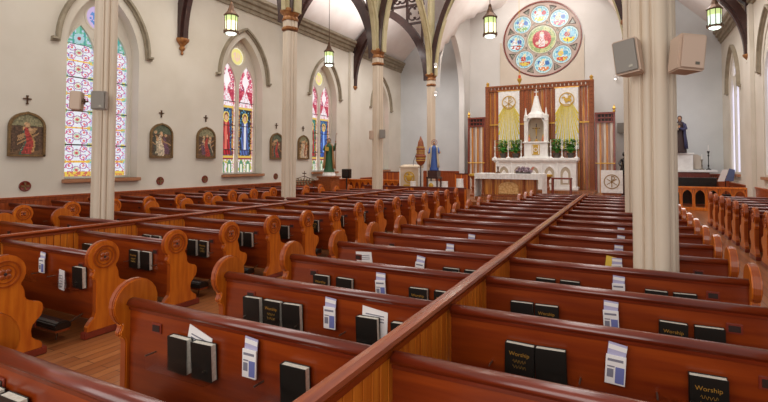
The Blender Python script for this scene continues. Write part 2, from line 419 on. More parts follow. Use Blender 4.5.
# ------------------------------------------------------------------ windows of the side walls
def glass_cell(l0, l1, spr, top):
    """inside test of a lancet from l0..l1"""
    c = (l0+l1)/2; a = (l1-l0)/2; h = top-spr; R = (a*a+h*h)/(2*a)
    def ins(u, v):
        if v < 0: return False
        if abs(u-c) > a: return False
        if v <= spr: return True
        x = abs(u-c); return (x+R-a)**2+(v-spr)**2 < R*R
    return ins
def blend(a, b, t): return tuple(x*(1-t)+y*t for x, y in zip(a, b))
def col_geo(u, v, l0, l1, top):
    c = (l0+l1)/2; a = (l1-l0)/2
    x = (u-c)/a; H = .94; k = math.floor(v/H); y = (v/H-k)*2-1
    if abs(y) > .965: return C('5a4858')
    h = hsh(round(u/.035), round(v/.035)); h2 = hsh(round(u/.02), round(v/.02), 5)
    if abs(x) > .9: return C('e0c0d4') if h < .5 else C('a8c8b8')
    if v < .2: return C('e0c050') if h < .6 else C('c86a50')
    yy = (abs(y)-.5)*2; q = hypot(x*1.05, yy*.62); d = abs(x)+abs(yy)*.62
    if abs(y) < .05 and abs(x) < .82: return C('e8b84c') if h < .8 else C('d07848')
    if q < .1: return C('c8505c')
    if q < .19: return C('a4c8a8') if h2 < .5 else C('e8d8b0')
    if abs(q-.26) < .03: return C('a8708c')
    if abs(hypot(abs(x)-.42, abs(yy)*.62-.3)-.2) < .028: return C('c85a8c') if h2 < .6 else C('8468b4')
    if hypot(abs(x)-.42, abs(yy)*.62-.3) < .07: return C('dc6a5c')
    if abs(d-.86) < .035: return C('d0507c')
    if abs(x) > .62 and abs(yy) > .75: return C('7cb8a8') if h < .6 else C('e0c868')
    if abs(x) > .72: return C('b8b0dc') if h2 < .5 else C('dce8e8')
    return blend(C('d4e6ea'), C('f4ecf2'), h2)
def person(x, v, robe, inner, top, halo=True):
    """x in -1..1 over the lancet, v 0..1 over the figure"""
    if v < 0 or v > 1: return None
    if halo and hypot(x, (v-.88)*2.6) < .34:
        if hypot(x*1.3, (v-.86)*3) < .21: return C('d8a888')
        if hypot(x, (v-.88)*2.6) > .24: return C('e8c860')
        return C('7a4a30')
    wdt = .5-.16*v if v < .72 else .42*(1-(v-.72)/.16)**.5 if v < .88 else 0
    if abs(x) < wdt:
        if abs(x) < .14 and v > .12: return inner
        if abs(x-.05+.25*(v-.55)) < .08 and .35 < v < .62: return C('dba98c')
        k = sin(x*20+v*17)*.5+.5; return blend(robe, tuple(q*.45 for q in robe), k*.8)
    return None
def col_fig(u, v, l0, l1, top, robe, inner, bgc):
    c = (l0+l1)/2; a = (l1-l0)/2; x = (u-c)/a; h = hsh(round(u/.045), round(v/.045))
    if abs(x) > .88: return C('e0a8b0') if h < .5 else C('f0e0d0')
    if v < .62:   # predella panels
        y = v/.62
        if y < .08 or y > .93: return C('8a3040')
        xx = abs(abs(x)-.42)
        if xx < .25 and y < .7+.2*(1-xx/.25): return C('f0ecd8') if xx < .13 and y < .6 else C('5a8a6a')
        return C('b8b050') if h < .5 else C('e8d8e0')
    if v < .72: return C('d8b050')
    if v < 2.55:
        p = person(x, (v-.74)/1.68, robe, inner, top)
        if p: return p
        if abs(x) > .66: return C('c89040') if h < .5 else C('6a2a30')
        return jit(bgc, .9, h) if h < .8 else C('4a8cb0')
    if v < 2.66: return C('e0bc58')
    if v < 3.3:    # canopy
        y = (v-2.66)/.64
        if abs(x) < .8*(1-y)+.05: return C('f4e8ec') if h < .65 else C('e4a0b0')
        return C('b02848') if h < .6 else C('d85868')
    if abs(x) < .25*(1+.6*sin(v*9)): return C('fbeef0')
    return [C('c83858'), C('e88898'), C('f6d8dc'), C('a04068')][int(h*3.99)]
WD = .42
def window(num, yc, xw, sgn, style):
    e = empty('window_%d' % num, (xw, yc, WIN_SILL)); e['kind'] = 'structure'
    xg = sgn*(.1 if style == 'plain' else WD)
    b = .09; mul = .05; A_ = WIN_A-b
    spr, top = 3.35, 4.32            # lancet spring / top above sill
    L = glass_cell(-A_, -mul, spr, top); Rr = glass_cell(mul, A_, spr, top)
    oc = (0, 4.62); orr = .37
    ar = WIN_SPR-WIN_SILL; Rb = (WIN_A**2+WIN_H**2)/(2*WIN_A)
    def inopen(u, v):
        if abs(u) > WIN_A: return False
        if v <= ar: return True
        return (abs(u)+Rb-WIN_A)**2+(v-ar)**2 < Rb*Rb
    def ring(u, v): return hypot(u-oc[0], v-oc[1]) < orr
    ins = lambda u, v: v > .05 and (L(u, v) or Rr(u, v) or ring(u, v))
    ff = lambda u: u   # u along +y
    def color(u, v):
        l0, l1 = (-A_, -mul) if u < 0 else (mul, A_)
        if style == 'plain':
            h = hsh(round(u/.3), round(v/.3)); return blend(C('d8d4ee'), C('ece8fa'), h)
        if ring(u, v) and not L(u, v) and not Rr(u, v):
            q = hypot(u, v-oc[1])/orr; h = hsh(round(u/.05), round(v/.05))
            if style == 'geo': return C('5a8ac8') if q < .6 and h < .7 else C('c8b0d8')
            return C('f0c8b0') if q < .5 and h < .6 else (C('f0e08c') if q < .85 else C('f8f0d8'))
        if style == 'geo':
            if v > 3.76:
                h = hsh(round(u/.05), round(v/.05)); c = (l0+l1)/2
                q = hypot(u-c, v-3.93)
                return C('a83840') if q < .05 else C('a8c8d0') if q < .14 else (C('4a9c94') if abs(abs(u-c)-.15) < .03 else (C('5aa890') if h < .35 else C('88c0a8') if h < .7 else C('b8c8dc')))
            return col_geo(u, v, l0, l1, top)
        if style == 'figA':
            return col_fig(u, v, l0, l1, top, C('c02430') if u < 0 else C('5a70b8'), C('d86858') if u < 0 else C('dcd8dc'), C('243c5c') if u < 0 else C('1e2c30'))
        return col_fig(u, v, l0, l1, top, C('c8303c') if u < 0 else C('3c64c8'), C('3c9048') if u < 0 else C('88b0e8'), C('2c6a40') if u < 0 else C('2c4a80'))
    if sgn > 0: cfun = lambda u, v: color(-u, v)
    else: cfun = color
    nu, nv = (110, 280) if num == 2 else ((70, 180) if style != 'plain' else (20, 60))
    g = panel('stained_glass', GLASS, -WIN_A, WIN_A, 0, 5.35, nu, nv, cfun, lambda u, v: (xg, u, v), ins, e)
    st = panel('stone_tracery', PAINT, -WIN_A-.02, WIN_A+.02, 0, 5.4, nu, nv, lambda u, v: C('d8c8ac'), lambda u, v: (xg-sgn*.03, u, v), lambda u, v: inopen(u, v) and not ins(u, v), e)
    st.data.materials[0] = WALLM
    sd = st.modifiers.new('t', 'SOLIDIFY'); sd.thickness = .08; sd.offset = 0
    m = MB(); m.smooth = False   # round bars along the lancet heads
    for c in (-(A_+mul)/2, (A_+mul)/2):
        a = (A_-mul)/2; P = [(c+q[0], spr+q[1]) for q in arch(a, top-spr, 8)]
        m.sweep([(c+a, 0.03)]+P+[(c-a, 0.03)], -.06, .06, -.02, .035, 'x', xg-sgn*.02)
    P = [(orr*cos(2*pi*i/24), oc[1]+orr*sin(2*pi*i/24)) for i in range(25)]
    m.sweep(P, -.06, .06, -.02, .04, 'x', xg-sgn*.02)
    m.build('mullion', WALLM, e)
    m = MB()
    for k in range(1, 4): 
        m.box(xg-sgn*.03-.008, xg-sgn*.03+.008, -A_, -mul, k*.94-.014, k*.94+.014); m.box(xg-sgn*.03-.008, xg-sgn*.03+.008, mul, A_, k*.94-.014, k*.94+.014)
    if style != 'plain': m.build('saddle_bar', LEADM, e)
    m = MB(); m.prism([(-WIN_A-.06, 0), (WIN_A+.06, 0), (WIN_A+.06, -.1), (-WIN_A-.06, -.1)], 'x', min(xg, -sgn*.12), max(xg, -sgn*.12))
    m.build('window_sill', SILLW, e, bevel=.01)
    m = MB(); P = [(q[0], WIN_SPR-WIN_SILL+.12+q[1]) for q in arch(1.27, 1.95, 18)]
    P = [(1.42, P[0][1]-.02), (1.27, P[0][1]-.02)]+P[1:-1]+[(-1.27, P[0][1]-.02), (-1.42, P[0][1]-.02)]
    x0 = -sgn*.0; m.sweep(P, min(0, -sgn*.14), max(0, -sgn*.14), -.02, .05, 'x', 0)
    m.sweep(P, min(0, -sgn*.07), max(0, -sgn*.07), -.07, -.02, 'x', 0)
    m.build('hood_moulding', STONE, e)
    return e
window(1, WY[0], XWL, -1, 'geo'); window(2, WY[1], XWL, -1, 'geo'); window(3, WY[2], XWL, -1, 'figA'); window(4, WY[3], XWL, -1, 'figB'); window(5, WY[4], XWL, -1, 'figA')
window(6, WY[2], XWR, 1, 'plain'); window(7, WY[3], XWR, 1, 'plain'); window(8, WY[4], XWR, 1, 'plain')

# rose window
e = empty('window_9', (RC[0], YE+.02, RC[1])); e['kind'] = 'structure'
MR, MD = .51, 1.47
meds = [(MD*cos(pi/2+i*pi/4+.06), MD*sin(pi/2+i*pi/4+.06)) for i in range(8)]
def rose_cell(u, v):
    q = hypot(u, v)
    if q < .83: return 'c', 0
    for i, (a, b) in enumerate(meds):
        if hypot(u-a, v-b) < MR+.02: return 'm', i
    if q > RR_-.1: return 's', 0
    if q > 1.6:
        for i in range(8):
            t = pi/2+(i+.5)*pi/4+.06; a, b = 1.86*cos(t), 1.86*sin(t)
            dx, dy = u-a, v-b; rr = dx*cos(t)+dy*sin(t); tt = -dx*sin(t)+dy*cos(t)
            if abs(tt) < .2*(rr+.2)/.32 and rr < .12: return 't', i
    for i in range(8):
        t = pi/2+(i+.5)*pi/4+.06; a, b = .98*cos(t), .98*sin(t)
        if hypot(u-a, v-b) < .09: return 't', i
    return 's', 0
def rose_color(u, v):
    k, i = rose_cell(u, v); h = hsh(round(u/.07), round(v/.07))
    if k == 'c':
        q = hypot(u, v)
        if q > .77: return C('e0d8c0')
        if q > .53: return C('98a868') if h < .5 else C('ccc884')
        x, y = u, v
        if abs(x) < .13+.05*(y < 0) and -.42 < y < .3: return C('f0dcd8') if h < .6 else C('e09888')
        if hypot(x, y-.34) < .11: return C('f0d0b0')
        if hypot(abs(x)-.25, y+.2) < .1: return C('e8c8a8')
        return C('b81c2c') if h < .65 else C('d84848')
    if k == 'm':
        a, b = meds[i]; x, y = (u-a)/MR, (v-b)/MR; q = hypot(x, y)
        if q > .9: return C('cfdcdc')
        if q > .76: return C('70b4c4') if h < .6 else C('b4d8d0')
        cs = [('e8c830', 'f0ece0', 'c83040'), ('88b860', 'f0e8e0', '4878c0'), ('c04838', 'f0f0f0', '3c60a8'), ('e0c050', 'c03838', '60a8c0'), ('e08048', 'f0e8d0', '3068a8'), ('d04030', 'e8c840', '50a0c0'), ('f0d820', 'b83050', 'a0d0e0'), ('d05070', 'e8d8b0', '2860b0')][i]
        if y < -.25 and abs(x) < .6: return C(cs[0]) if h < .7 else C(cs[1])
        if hypot(x+.15, y-.1) < .3: return C(cs[1]) if h < .7 else C('d8a080')
        if hypot(x-.4, y-.15) < .25 or hypot(x+.5, y-.3) < .16: return C(cs[2])
        if hypot(x, y-.5) < .16: return C('f0d8a0')
        return C('90c4d0') if h < .45 else (C('d4e4dc') if h < .85 else C('88a8d0'))
    if k == 't': return C('9a8c78') if h < .5 else C('6e6858')
    return C('cfb8ac')
panel('stained_glass', GLASS, -RR_, RR_, -RR_, RR_, 124, 124, rose_color, lambda u, v: (u, .1, v), lambda u, v: rose_cell(u, v)[0] != 's', e)
st = panel('rose_tracery', PAINT, -RR_, RR_, -RR_, RR_, 124, 124, lambda u, v: C('cfb8ac'), lambda u, v: (u, .08, v), lambda u, v: rose_cell(u, v)[0] == 's' and hypot(u, v) < RR_, e)
st.data.materials[0] = noisy('rose_stone', hexc('b9a59b'), hexc('c6b2a8'), 3, .7)
sd = st.modifiers.new('t', 'SOLIDIFY'); sd.thickness = .08; sd.offset = 0
def ringpts(cx, cz, r, n=32): return [(cx+r*cos(2*pi*i/n), cz+r*sin(2*pi*i/n)) for i in range(n+1)]
m = MB(); m.sweep(ringpts(0, 0, RR_, 64), -.1, .1, -.04, .02, 'y', 0); m.build('outer_frame', W_RED, e)
m = MB(); 
for a, b in meds: m.sweep(ringpts(a, b, MR+.02), -.05, .05, -.015, .02, 'y', .08)
m.sweep(ringpts(0, 0, .84, 40), -.05, .05, -.02, .025, 'y', .08)
m.build('medallion_ring', STONE, e)
m = MB()
for i in range(8):
    t = pi/2+(i+.5)*pi/4+.06
    P = [(1.98*cos(t+s_*.2/1.98*1.0), 1.98*sin(t+s_*.2/1.98)) for s_ in (-1, 1)]+[(1.62*cos(t), 1.62*sin(t))]
    m.sweep(P+P[:1], -.05, .05, -.02, .02, 'y', .08)
m.build('triangle_bar', LEADM, e)

# ------------------------------------------------------------------ columns
def cluster(scale=1.0, n=192):
    cs = [(.138*cos(k*pi/2+.35), .138*sin(k*pi/2+.35), .074) for k in range(4)]+[(.142*cos(k*pi/2+pi/4+.35), .148*sin(k*pi/2+pi/4+.35), .042) for k in range(4)]
    cs += [(.172*cos(k*pi/4+pi/8+.35), .172*sin(k*pi/4+pi/8+.35), .015) for k in range(8)]
    out = []
    for i in range(n):
        t = 2*pi*i/n; d = (cos(t), sin(t)); best = .1
        for x, y, r in cs:
            b = x*d[0]+y*d[1]; disc = b*b-(x*x+y*y-r*r)
            if disc > 0: best = max(best, b+sqrt(disc))
        out.append((best*d[0]*scale, best*d[1]*scale))
    return out
def clus_mesh(m, prof, n=192):
    base = cluster(1, n); vs = []
    for s_, z, rnd in prof:
        for (x, y) in base:
            q = hypot(x, y); k = s_*((1-rnd)+rnd*.215/q); vs.append((x*k, y*k, z))
    m.add(vs, [(j*n+i, j*n+(i+1) % n, (j+1)*n+(i+1) % n, (j+1)*n+i) for j in range(len(prof)-1) for i in range(n)]+[tuple(range(n))[::-1], tuple((len(prof)-1)*n+i for i in range(n))])
cd = empty('column', (0, 0, 0))
m = MB(); clus_mesh(m, [(1, .38, 0), (1, 5.66, 0)]); m.build('shaft', COLM, cd)
m = MB(); clus_mesh(m, [(1.5, 0, .9), (1.5, .2, .9), (1.25, .24, .7), (1.3, .3, .7), (1.02, .38, .3)]); m.build('base', COLM, cd)
m = MB(); clus_mesh(m, [(1, 5.70, 0), (1.14, 5.72, .5), (1.15, 5.77, .5), (1.02, 5.8, 0)]); m.build('collar', CAPM, cd)
m = MB(); clus_mesh(m, [(1.02, 5.79, 0), (1.04, 6.02, 0)]); m.build('necking', COLM, cd)
m = MB(); clus_mesh(m, [(1, 5.97, 0), (1.13, 5.99, .5), (1.13, 6.04, .5), (1.05, 6.1, .2), (1.25, 6.2, .6), (1.36, 6.22, .8), (1.36, 6.29, .8), (1.1, 6.34, .6)]); m.build('capital', CAPM, cd)
m = MB(); clus_mesh(m, [(.85, 6.34, 0), (.85, 10.2, 0)]); m.build('vaulting_shaft', OLIVE, cd)
places = ['nearest on the left, two small speakers on it, in front of the geometric stained glass window',
          'second on the left, between the two figure windows', 'third on the left, with two small speakers near the choir',
          'furthest on the left, beside the chancel statue']
for i, y in enumerate(COLY):
    c = cd if i == 0 else copy_tree(cd); c.location = (XCL, y, 0)
    tag(c, ['pale clustered column nearest on the left, before the tall patterned stained glass window', 'slender clustered column between the two figured stained glass windows on the left', 'slender pale column left of centre carrying two small speakers high up', 'slender column with bronze capital beside the statue in blue'][i], 'column', 'nave columns')
for i, y in enumerate(COLY):
    c = copy_tree(cd); c.location = (XCR if i == 0 else .16, y, 0)
    tag(c, ['thick pale fluted column in the foreground right with two large speakers', 'fluted column directly behind the big foreground column, its left edge showing', 'third column from the camera in the right row, almost wholly hidden', 'last column of the right row, beside the sanctuary, almost wholly hidden'][i], 'column', 'nave columns')

# arcade arches (cream) along both rows, timber arches over the aisles, ribs over the nave
for side, x in (('left', XCL), ('right', XCR)):
    for i in range(3):
        ya, yb = COLY[i], COLY[i+1]; yc = (ya+yb)/2; a = (yb-ya)/2-.22
        P = [(yc+q[0], 6.25+q[1]) for q in arch(a, a*1.62, 14)]
        m = MB(); m.sweep(P, -.14, .14, -.0, .16, 'x', x); m.sweep(P, -.07, .07, -.09, .0, 'x', x)
        o = m.build('arcade_arch', OLIVE)
        tag(o, ('cream arcade arch over the %s column row, %s bay from the camera' % (side, ORD[i])), 'arch', 'arcade arches', 'structure')
def curve_pts(cx, a, h, z0, n=14): return [(cx+q[0], z0+q[1]) for q in arch(a, h, n)]
for side, xw, xc, s_ in (('left', XWL, XCL, 1), ('right', XWR, XCR, -1)):
    for i, y in enumerate(COLY):
        if i == 0: continue
        cx = (xw+xc)/2-s_*.08; a = abs(xc-xw)/2-.2
        e = empty('aisle_timber_arch', (cx, y, 6.0))
        m = MB(); P = curve_pts(0, a, a*1.72, 0)
        m.sweep(P, -.16, .16, 0, .28, 'y', 0); m.sweep(P, -.09, .09, -.1, 0, 'y', 0)
        m.build('arched_brace', W_DARK, e)
        m = MB()   # upright post above corbel, rafter, tracery
        wx = -s_*(a+.07)
        m.box(wx-.12, wx+.12, -.12, .12, 0, 2.2)
        m.build('wall_post', W_DARK, e, bevel=.02)
        m = MB(); cxs = s_*(a-.1)
        for k in range(3):
            zz = 2.95+k*.95
            xl = s_*(a-(.95, 2.0, 2.0)[k]); m.box(min(xl, cxs), max(xl, cxs), -.06, .06, zz, zz+.1)
        for k in range(3):
            xx = s_*(a-.25-k*.85); z0 = 1.72*a*sqrt(max(0.02, 1-((abs(xx))/a)**1.35))
            m.box(min(xx, xx+s_*.1), max(xx, xx+s_*.1), -.06, .06, z0+.1, 5.4)
        for k in range(3):
            for j in range(2):
                cx_, cz_ = s_*(a-.62-k*.85), 3.52+j*.95
                z0 = 1.72*a*sqrt(max(0.02, 1-(max(0, abs(cx_)-.2)/a)**1.35))
                if cz_-.4 < z0: continue
                for q in range(4):
                    t = q*pi/2+pi/4; m.sweep([(cx_+.2*cos(t)+.17*cos(p_), cz_+.2*sin(t)+.17*sin(p_)) for p_ in [t-2.1+4.2*i_/8 for i_ in range(9)]], -.05, .05, 0, .06, 'y', 0)
        m.build('pierced_tracery', W_DARK, e)
        m = MB(); m.sweep([(-s_*(a+.1), 2.0), (s_*(a-.0), 2.0+2*a)][::1], -.14, .14, -.15, .15, 'y', 0); m.build('rafter', W_DARK, e)
        m = MB(); m.smooth = False
        m.lathe([(.02, -.55), (.05, -.5), (.03, -.42), (.09, -.36), (.1, -.3), (.06, -.26), (.14, -.16), (.2, -.1), (.22, -.06), (.22, 0)], wx, 0, 8)
        m.build('corbel', CAPM, e)
        lab = {('left', 1): 'dark timber aisle arch on the bronze corbel between patterned and first figured window',
               ('left', 2): 'dark timber aisle arch springing behind the second left column',
               ('left', 3): 'dark timber aisle arch with pierced tracery beside the furthest left column',
               ('right', 1): 'dark timber arch over the right aisle, nearest the camera behind the foreground column',
               ('right', 2): 'dark timber arch over the right aisle near the hanging lantern',
               ('right', 3): 'dark timber arch curving to a corbel on the right wall by the narrow window'}[(side, i)]
        tag(e, lab, 'roof timber', 'aisle roof timbers')
for i, y in enumerate(COLY):
    P = [(XC+q[0], 6.2+q[1]) for q in arch(4.2, 7.0, 20)]
    m = MB(); m.sweep(P, -.14, .14, -.0, .2, 'y', y); m.mi = 1; m.sweep(P, -.2, -.145, .06, .3, 'y', y); m.sweep(P, .145, .2, .06, .3, 'y', y)
    o = m.build('nave_rib', [OLIVE, W_DARK])
    tag(o, 'cream and dark wood rib arching over the nave, %s from the camera' % ORD[i], 'arch', 'nave ribs', 'structure')

# ------------------------------------------------------------------ partitions between pew halves
def partition(x, y0, y1, label):
    e = empty('pew_partition', (x, y0, 0)); L_ = y1-y0
    m = MB(); p = 0; 
    while p < L_:
        q = min(p+.088, L_); m.box(-.02, .02, p+.005, q-.005, .08, .87); p = q
    m.mi = 1; m.box(-.008, .008, 0, L_, .06, .87)
    m.build('board_panel', [W_PART, W_RED], e, bevel=.003, segs=1)
    m = MB(); m.prism([(-.04, .905), (-.048, .922), (-.04, .942), (0, .948), (.04, .942), (.048, .922), (.04, .905), (.028, .89), (.03, .862), (-.03, .862), (-.028, .89)], 'y', -.03, L_+.03)
    m.build('cap_rail', W_CAP, e)
    m = MB(); m.box(-.04, .04, -.02, L_+.02, 0, .1); m.build('kick_board', W_RED, e)
    m = MB(); m.box(-.045, .045, L_-.03, L_+.06, 0, .9); m.build('end_post', W_END, e, bevel=.005)
    tag(e, label, 'partition'); return e
XP, XPL = -1.167, -7.25
partition(XP, .9, 15.5, 'long slatted wooden partition with moulded cap running from foreground towards the altar')
partition(XPL, 1.8, 15.5, 'low slatted wooden partition dividing the pews left of the centre aisle')

# ------------------------------------------------------------------ pews
def end_profile():
    P = []
    c = (.035, .85); r = .175
    # rear edge, bottom to top
    P += [(-.13, .02), (-.13, .13), (-.10, .17), (-.06, .21), (-.045, .26), (-.045, .58), (-.055, .615), (-.085, .635), (-.09, .66), (-.075, .69)]
    t0, t1 = radians(232), radians(-42)
    for i in range(17):
        t = t0+(t1-t0)*i/16; P.append((c[0]+r*cos(t), c[1]+r*sin(t)))
    P += [(.185, .70), (.2, .66), (.205, .60), (.225, .565), (.28, .54), (.335, .525), (.36, .49), (.36, .43), (.345, .385), (.31, .35), (.275, .31), (.262, .26), (.27, .2), (.30, .165), (.34, .14), (.36, .12), (.36, .02)]
    return P
PROF = end_profile()
def build_end(parent, x, face):
    """carved pew end at x (its inner face), thickness away from the pew; face=+1 rosette faces +x outwards"""
    T = .07; xa, xb = (x, x+T) if face > 0 else (x-T, x)
    m = MB(); m.prism(PROF, 'x', xa, xb); m.m = [0, 0]+[1]*(len(m.f)-2); o = m.build('carved_end', [W_END, W_ENDEDGE], parent, bevel=.008)
    m = MB(); m.sweep(PROF[7:32], -.014, .014, -.004, .011, 'x', (xa+xb)/2); m.build('rim_bead', W_ENDEDGE, o)
    m = MB()
    c = (.035, .85)
    xo = xb if face > 0 else xa; s_ = face
    for xx, sg in ((xo, s_),):
        for rr, w_, d in ((.118, .014, .014), (.082, .008, .008)):
            P = [(c[0]+rr*cos(2*pi*i/28), c[1]+rr*sin(2*pi*i/28)) for i in range(29)]
            m.sweep(P, min(0, sg*d), max(0, sg*d), -w_/2, w_/2, 'x', xx)
        m.smooth = True
        for k in range(4):
            t = k*pi/2+pi/4
            m.sphere((xx+sg*.004, c[0]+.032*cos(t), c[1]+.032*sin(t)), .026, 10, (.45, 1, 1))
        m.smooth = False
    m.build('rosette', W_ENDEDGE, o)
    m = MB(); m.sphere((xo+s_*.006, c[0], c[1]), .016, 8, (.8, 1, 1)); m.build('rosette_centre', DARKWD, o)
    m = MB(); m.box(xa-.008, xb+.008, -.16, .40, 0.002, .075); m.build('end_plinth', W_RED, o, bevel=.008)
    return o
def make_pew(L, carved):
    """origin: at left (x=0), row line y=0 (back plane). carved: 'l' or 'r' side has the carved end"""
    e = empty('pew')
    x0, x1 = 0, L
    m = MB(); m.box(x0, x1, -.016, .012, .16, .85); m.build('back_panel', W_BACK, e)
    m = MB(); m.prism([(-.03, .836)]+[(-.001-.047*cos(pi*i/12), .855+.042*sin(pi*i/12)) for i in range(13)]+[(.03, .836), (.03, .815), (-.027, .815)], 'x', x0, x1)
    m.sm = [False, False]+[1 <= i <= 12 for i in range(len(m.f)-2)]
    m.build('top_rail', W_RAIL, e)
    m = MB(); m.prism([(.012, .43), (.03, .445), (.38, .45), (.405, .44), (.41, .425), (.40, .41), (.012, .395)], 'x', x0+.001, x1-.001)
    m.build('seat', W_SEAT, e, bevel=0)
    m = MB(); m.box(x0+.03, x1-.03, .33, .35, .26, .41); m.build('seat_apron', W_RED, e)
    n = 2
    # kneeler hinged behind the back
    m = MB(); m.prism([(-.36, .15), (-.34, .19), (-.30, .205), (-.24, .205), (-.2, .19), (-.18, .15), (-.19, .12), (-.35, .12)], 'x', x0+.12, x1-.12)
    k = m.build('kneeler', BLACKV, e, bevel=.01)
    m = MB(); m.box(x0+.12, x1-.12, -.34, -.2, .1, .122); m.build('kneeler_board', W_SEAT, k)
    m = MB()
    for xx in (x0+.22, x1-.22):
        m.tube([(xx, -.012, .2), (xx, -.1, .17), (xx, -.2, .12), (xx, -.27, .09), (xx, -.28, .0)], .008, 6)
    m.build('kneeler_bracket', BRONZE, k)
    if carved == 'l':
        build_end(e, 0, -1); xe = L-.03; px = .3
        m = MB(); m.box(L-.03, L, -.02, .36, .0, .45); m.build('wall_bracket', W_RED, e)
    else:
        build_end(e, L, 1); xe = 0; px = L-.26
        m = MB(); m.box(0, .03, -.02, .36, .0, .45); m.build('wall_bracket', W_RED, e)
    m = MB(); m.box(px-.05, px+.05, -.026, -.016, .69, .76); pq = m.build('number_plaque', W_RED, e, bevel=.003)
    m = MB(); m.box(px-.036, px+.036, -.030, -.026, .703, .747); m.build('plaque_plate', DARKWD, pq)
    for xx in ((.28, .86), (L-.8, L-.22)) if True else ():
        m = MB(); m.box(xx[0], xx[1], -.096, -.093, .47, .6); m.box(xx[0], xx[1], -.096, -.016, .467, .47)
        p_ = m.build('book_pocket', ACR, e)
        m = MB()
        for q in (xx[0]+.012, xx[1]-.012): m.tube([(q, -.017, .56), (q, -.1, .56)], .006, 6)
        m.build('pocket_screw', METAL, p_)
    return e
BLK = {
 'RL': (-3.28, -1.215, 'l', 0, 15, 'just right of the centre aisle'),
 'RR': (-1.12, .93, 'r', 1, 15, 'right of the long foreground partition'),
 'LR': (-7.2, -5.24, 'r', 1, 15, 'just left of the centre aisle'),
 'LL': (-9.42, -7.3, 'l', 2, 15, 'left of the far partition'),
 'SR': (2.3, 4.17, 'l', 6, 17, 'along the right wall'),
 'SL': (-13.26, -10.85, 'r', 2, 15, 'along the left wall'),
}
for b, (xa, xb, side, k0, k1, place) in BLK.items():
    proto = make_pew(xb-xa, side)
    for k in range(k0, k1+1):
        if b == 'RL' and k == 13: proto = o = make_pew(1.45, side)
        else: o = proto if k == k0 else copy_tree(proto)
        o.location = (xa, ROW(k), 0)
        if b == 'RL' and k >= 13: o.location = (xb-1.45, ROW(k), 0)
        tag(o, 'varnished wooden pew %s, %s in its row from the camera' % (place, ORD[k-k0]), 'pew', 'church pews')
# front kneeler screens before the first pews
for xa, xb, lab in ((-7.3, -5.16, 'plain panelled wooden screen before the front pew left of the centre aisle'), (-9.45, -7.3, 'panelled wooden screen before the front pew left of the far partition'),
                    (-2.7, -1.2, 'low panelled screen before the front pew right of the centre aisle'), (-1.13, 1.0, 'low panelled screen before the front pew right of the long partition')):
    h = .98 if xa < -5 else .86
    e = empty('front_screen', ((xa+xb)/2, 16.05, 0)); w_ = (xb-xa)/2
    m = MB(); m.box(-w_, w_, -.02, .02, .1, h-.04); m.build('panel', W_BACK, e)
    m = MB(); m.box(-w_, w_, -.05, .06, h-.05, h); m.box(-w_, w_, -.035, .035, 0, .12); m.build('rail', W_RAIL, e, bevel=.01)
    m = MB()
    for xx in (-w_, -.03, w_-.07): m.box(xx, xx+.07, -.035, .035, .1, h-.05)
    m.build('stile', W_END, e, bevel=.006)
    tag(e, lab, 'screen')

# ------------------------------------------------------------------ hymnals, leaflets and envelope cards in the pew pockets
def hymnal(variant, wd=.185, h=.235):
    e = empty('hymnal'); t = .05
    m = MB(); m.box(-wd/2, wd/2, -t/2, -t/2+.004, 0, h); m.box(-wd/2, wd/2, t/2-.004, t/2, 0, h); m.box(-wd/2, -wd/2+.005, -t/2, t/2, 0, h)
    m.build('cover', BLACK, e, bevel=.001, segs=1)
    m = MB(); m.box(-wd/2+.005, wd/2-.006, -t/2+.004, t/2-.004, .004, h-.005); m.build('page_block', PAGES, e)
    if variant:
        cu = bpy.data.curves.new('gold_lettering', 'FONT'); cu.body = 'Worship'; cu.size = .036; cu.align_x = 'CENTER'; cu.extrude = .0004
        cu.materials.append(GOLD); t_ = bpy.data.objects.new('lettering_curve', cu); COL.objects.link(t_); bpy.context.view_layer.update()
        me = bpy.data.meshes.new_from_object(t_.evaluated_get(bpy.context.evaluated_depsgraph_get())); me.name = 'gold_lettering'; bpy.data.objects.remove(t_)
        o = bpy.data.objects.new('gold_lettering', me); COL.objects.link(o); o.parent = e
        o.location = (0, -t/2-.001, h-.075); o.rotation_euler = (pi/2, 0, 0)
        m = MB()
        rs = random.Random(3)
        for q in range(2):
            P = [(-.04+.0055*i, -t/2-.0012, h-.11-q*.035+.012*sin(i*1.9+q)) for i in range(16)]; m.tube(P, .0012, 4)
        m.build('gold_scroll', GOLD, e)
    return e
def card():
    e = empty('envelope_card')
    m = MB(); m.box(-.055, .055, -.012, .0, 0, .17); m.build('leaflet', PAPER, e, bevel=.001, segs=1)
    m = MB(); m.prism([(-.05, .15), (.05, .15), (.058, .235), (-.045, .245)], 'y', .001, .006); m.build('envelope', LILAC, e)
    m = MB(); m.prism([(-.045, .205), (.054, .195), (.057, .222), (-.043, .232)], 'y', -.002, .0005)
    m.build('white_band', PAPER, e)
    m = MB(); m.box(.0, .048, -.0135, -.012, .01, .105); m.build('printed_block', BLUEP, e)
    m = MB(); m.box(-.045, .04, -.0135, -.012, .135, .15); m.box(-.045, -.005, -.0135, -.012, .1, .108); m.box(-.045, -.01, -.0135, -.012, .04, .09); m.build('printed_lines', GREYP, e)
    return e
def booklet(open_=True):
    e = empty('newsletter')
    m = MB(); m.prism([(-.13, -.004), (.0, -.03), (.02, -.03), (.02, -.022), (0, -.022), (-.13, .004)], 'z', 0, .22)
    m.build('folded_sheet', PAPER, e)
    m = MB()
    for q in range(5): m.box(-.1, -.02, -.0295, -.026, .04+q*.03, .046+q*.03)
    m.xf(Matrix.Rotation(0, 4, 'Z')); m.build('printed_lines', GREYP, e)
    return e
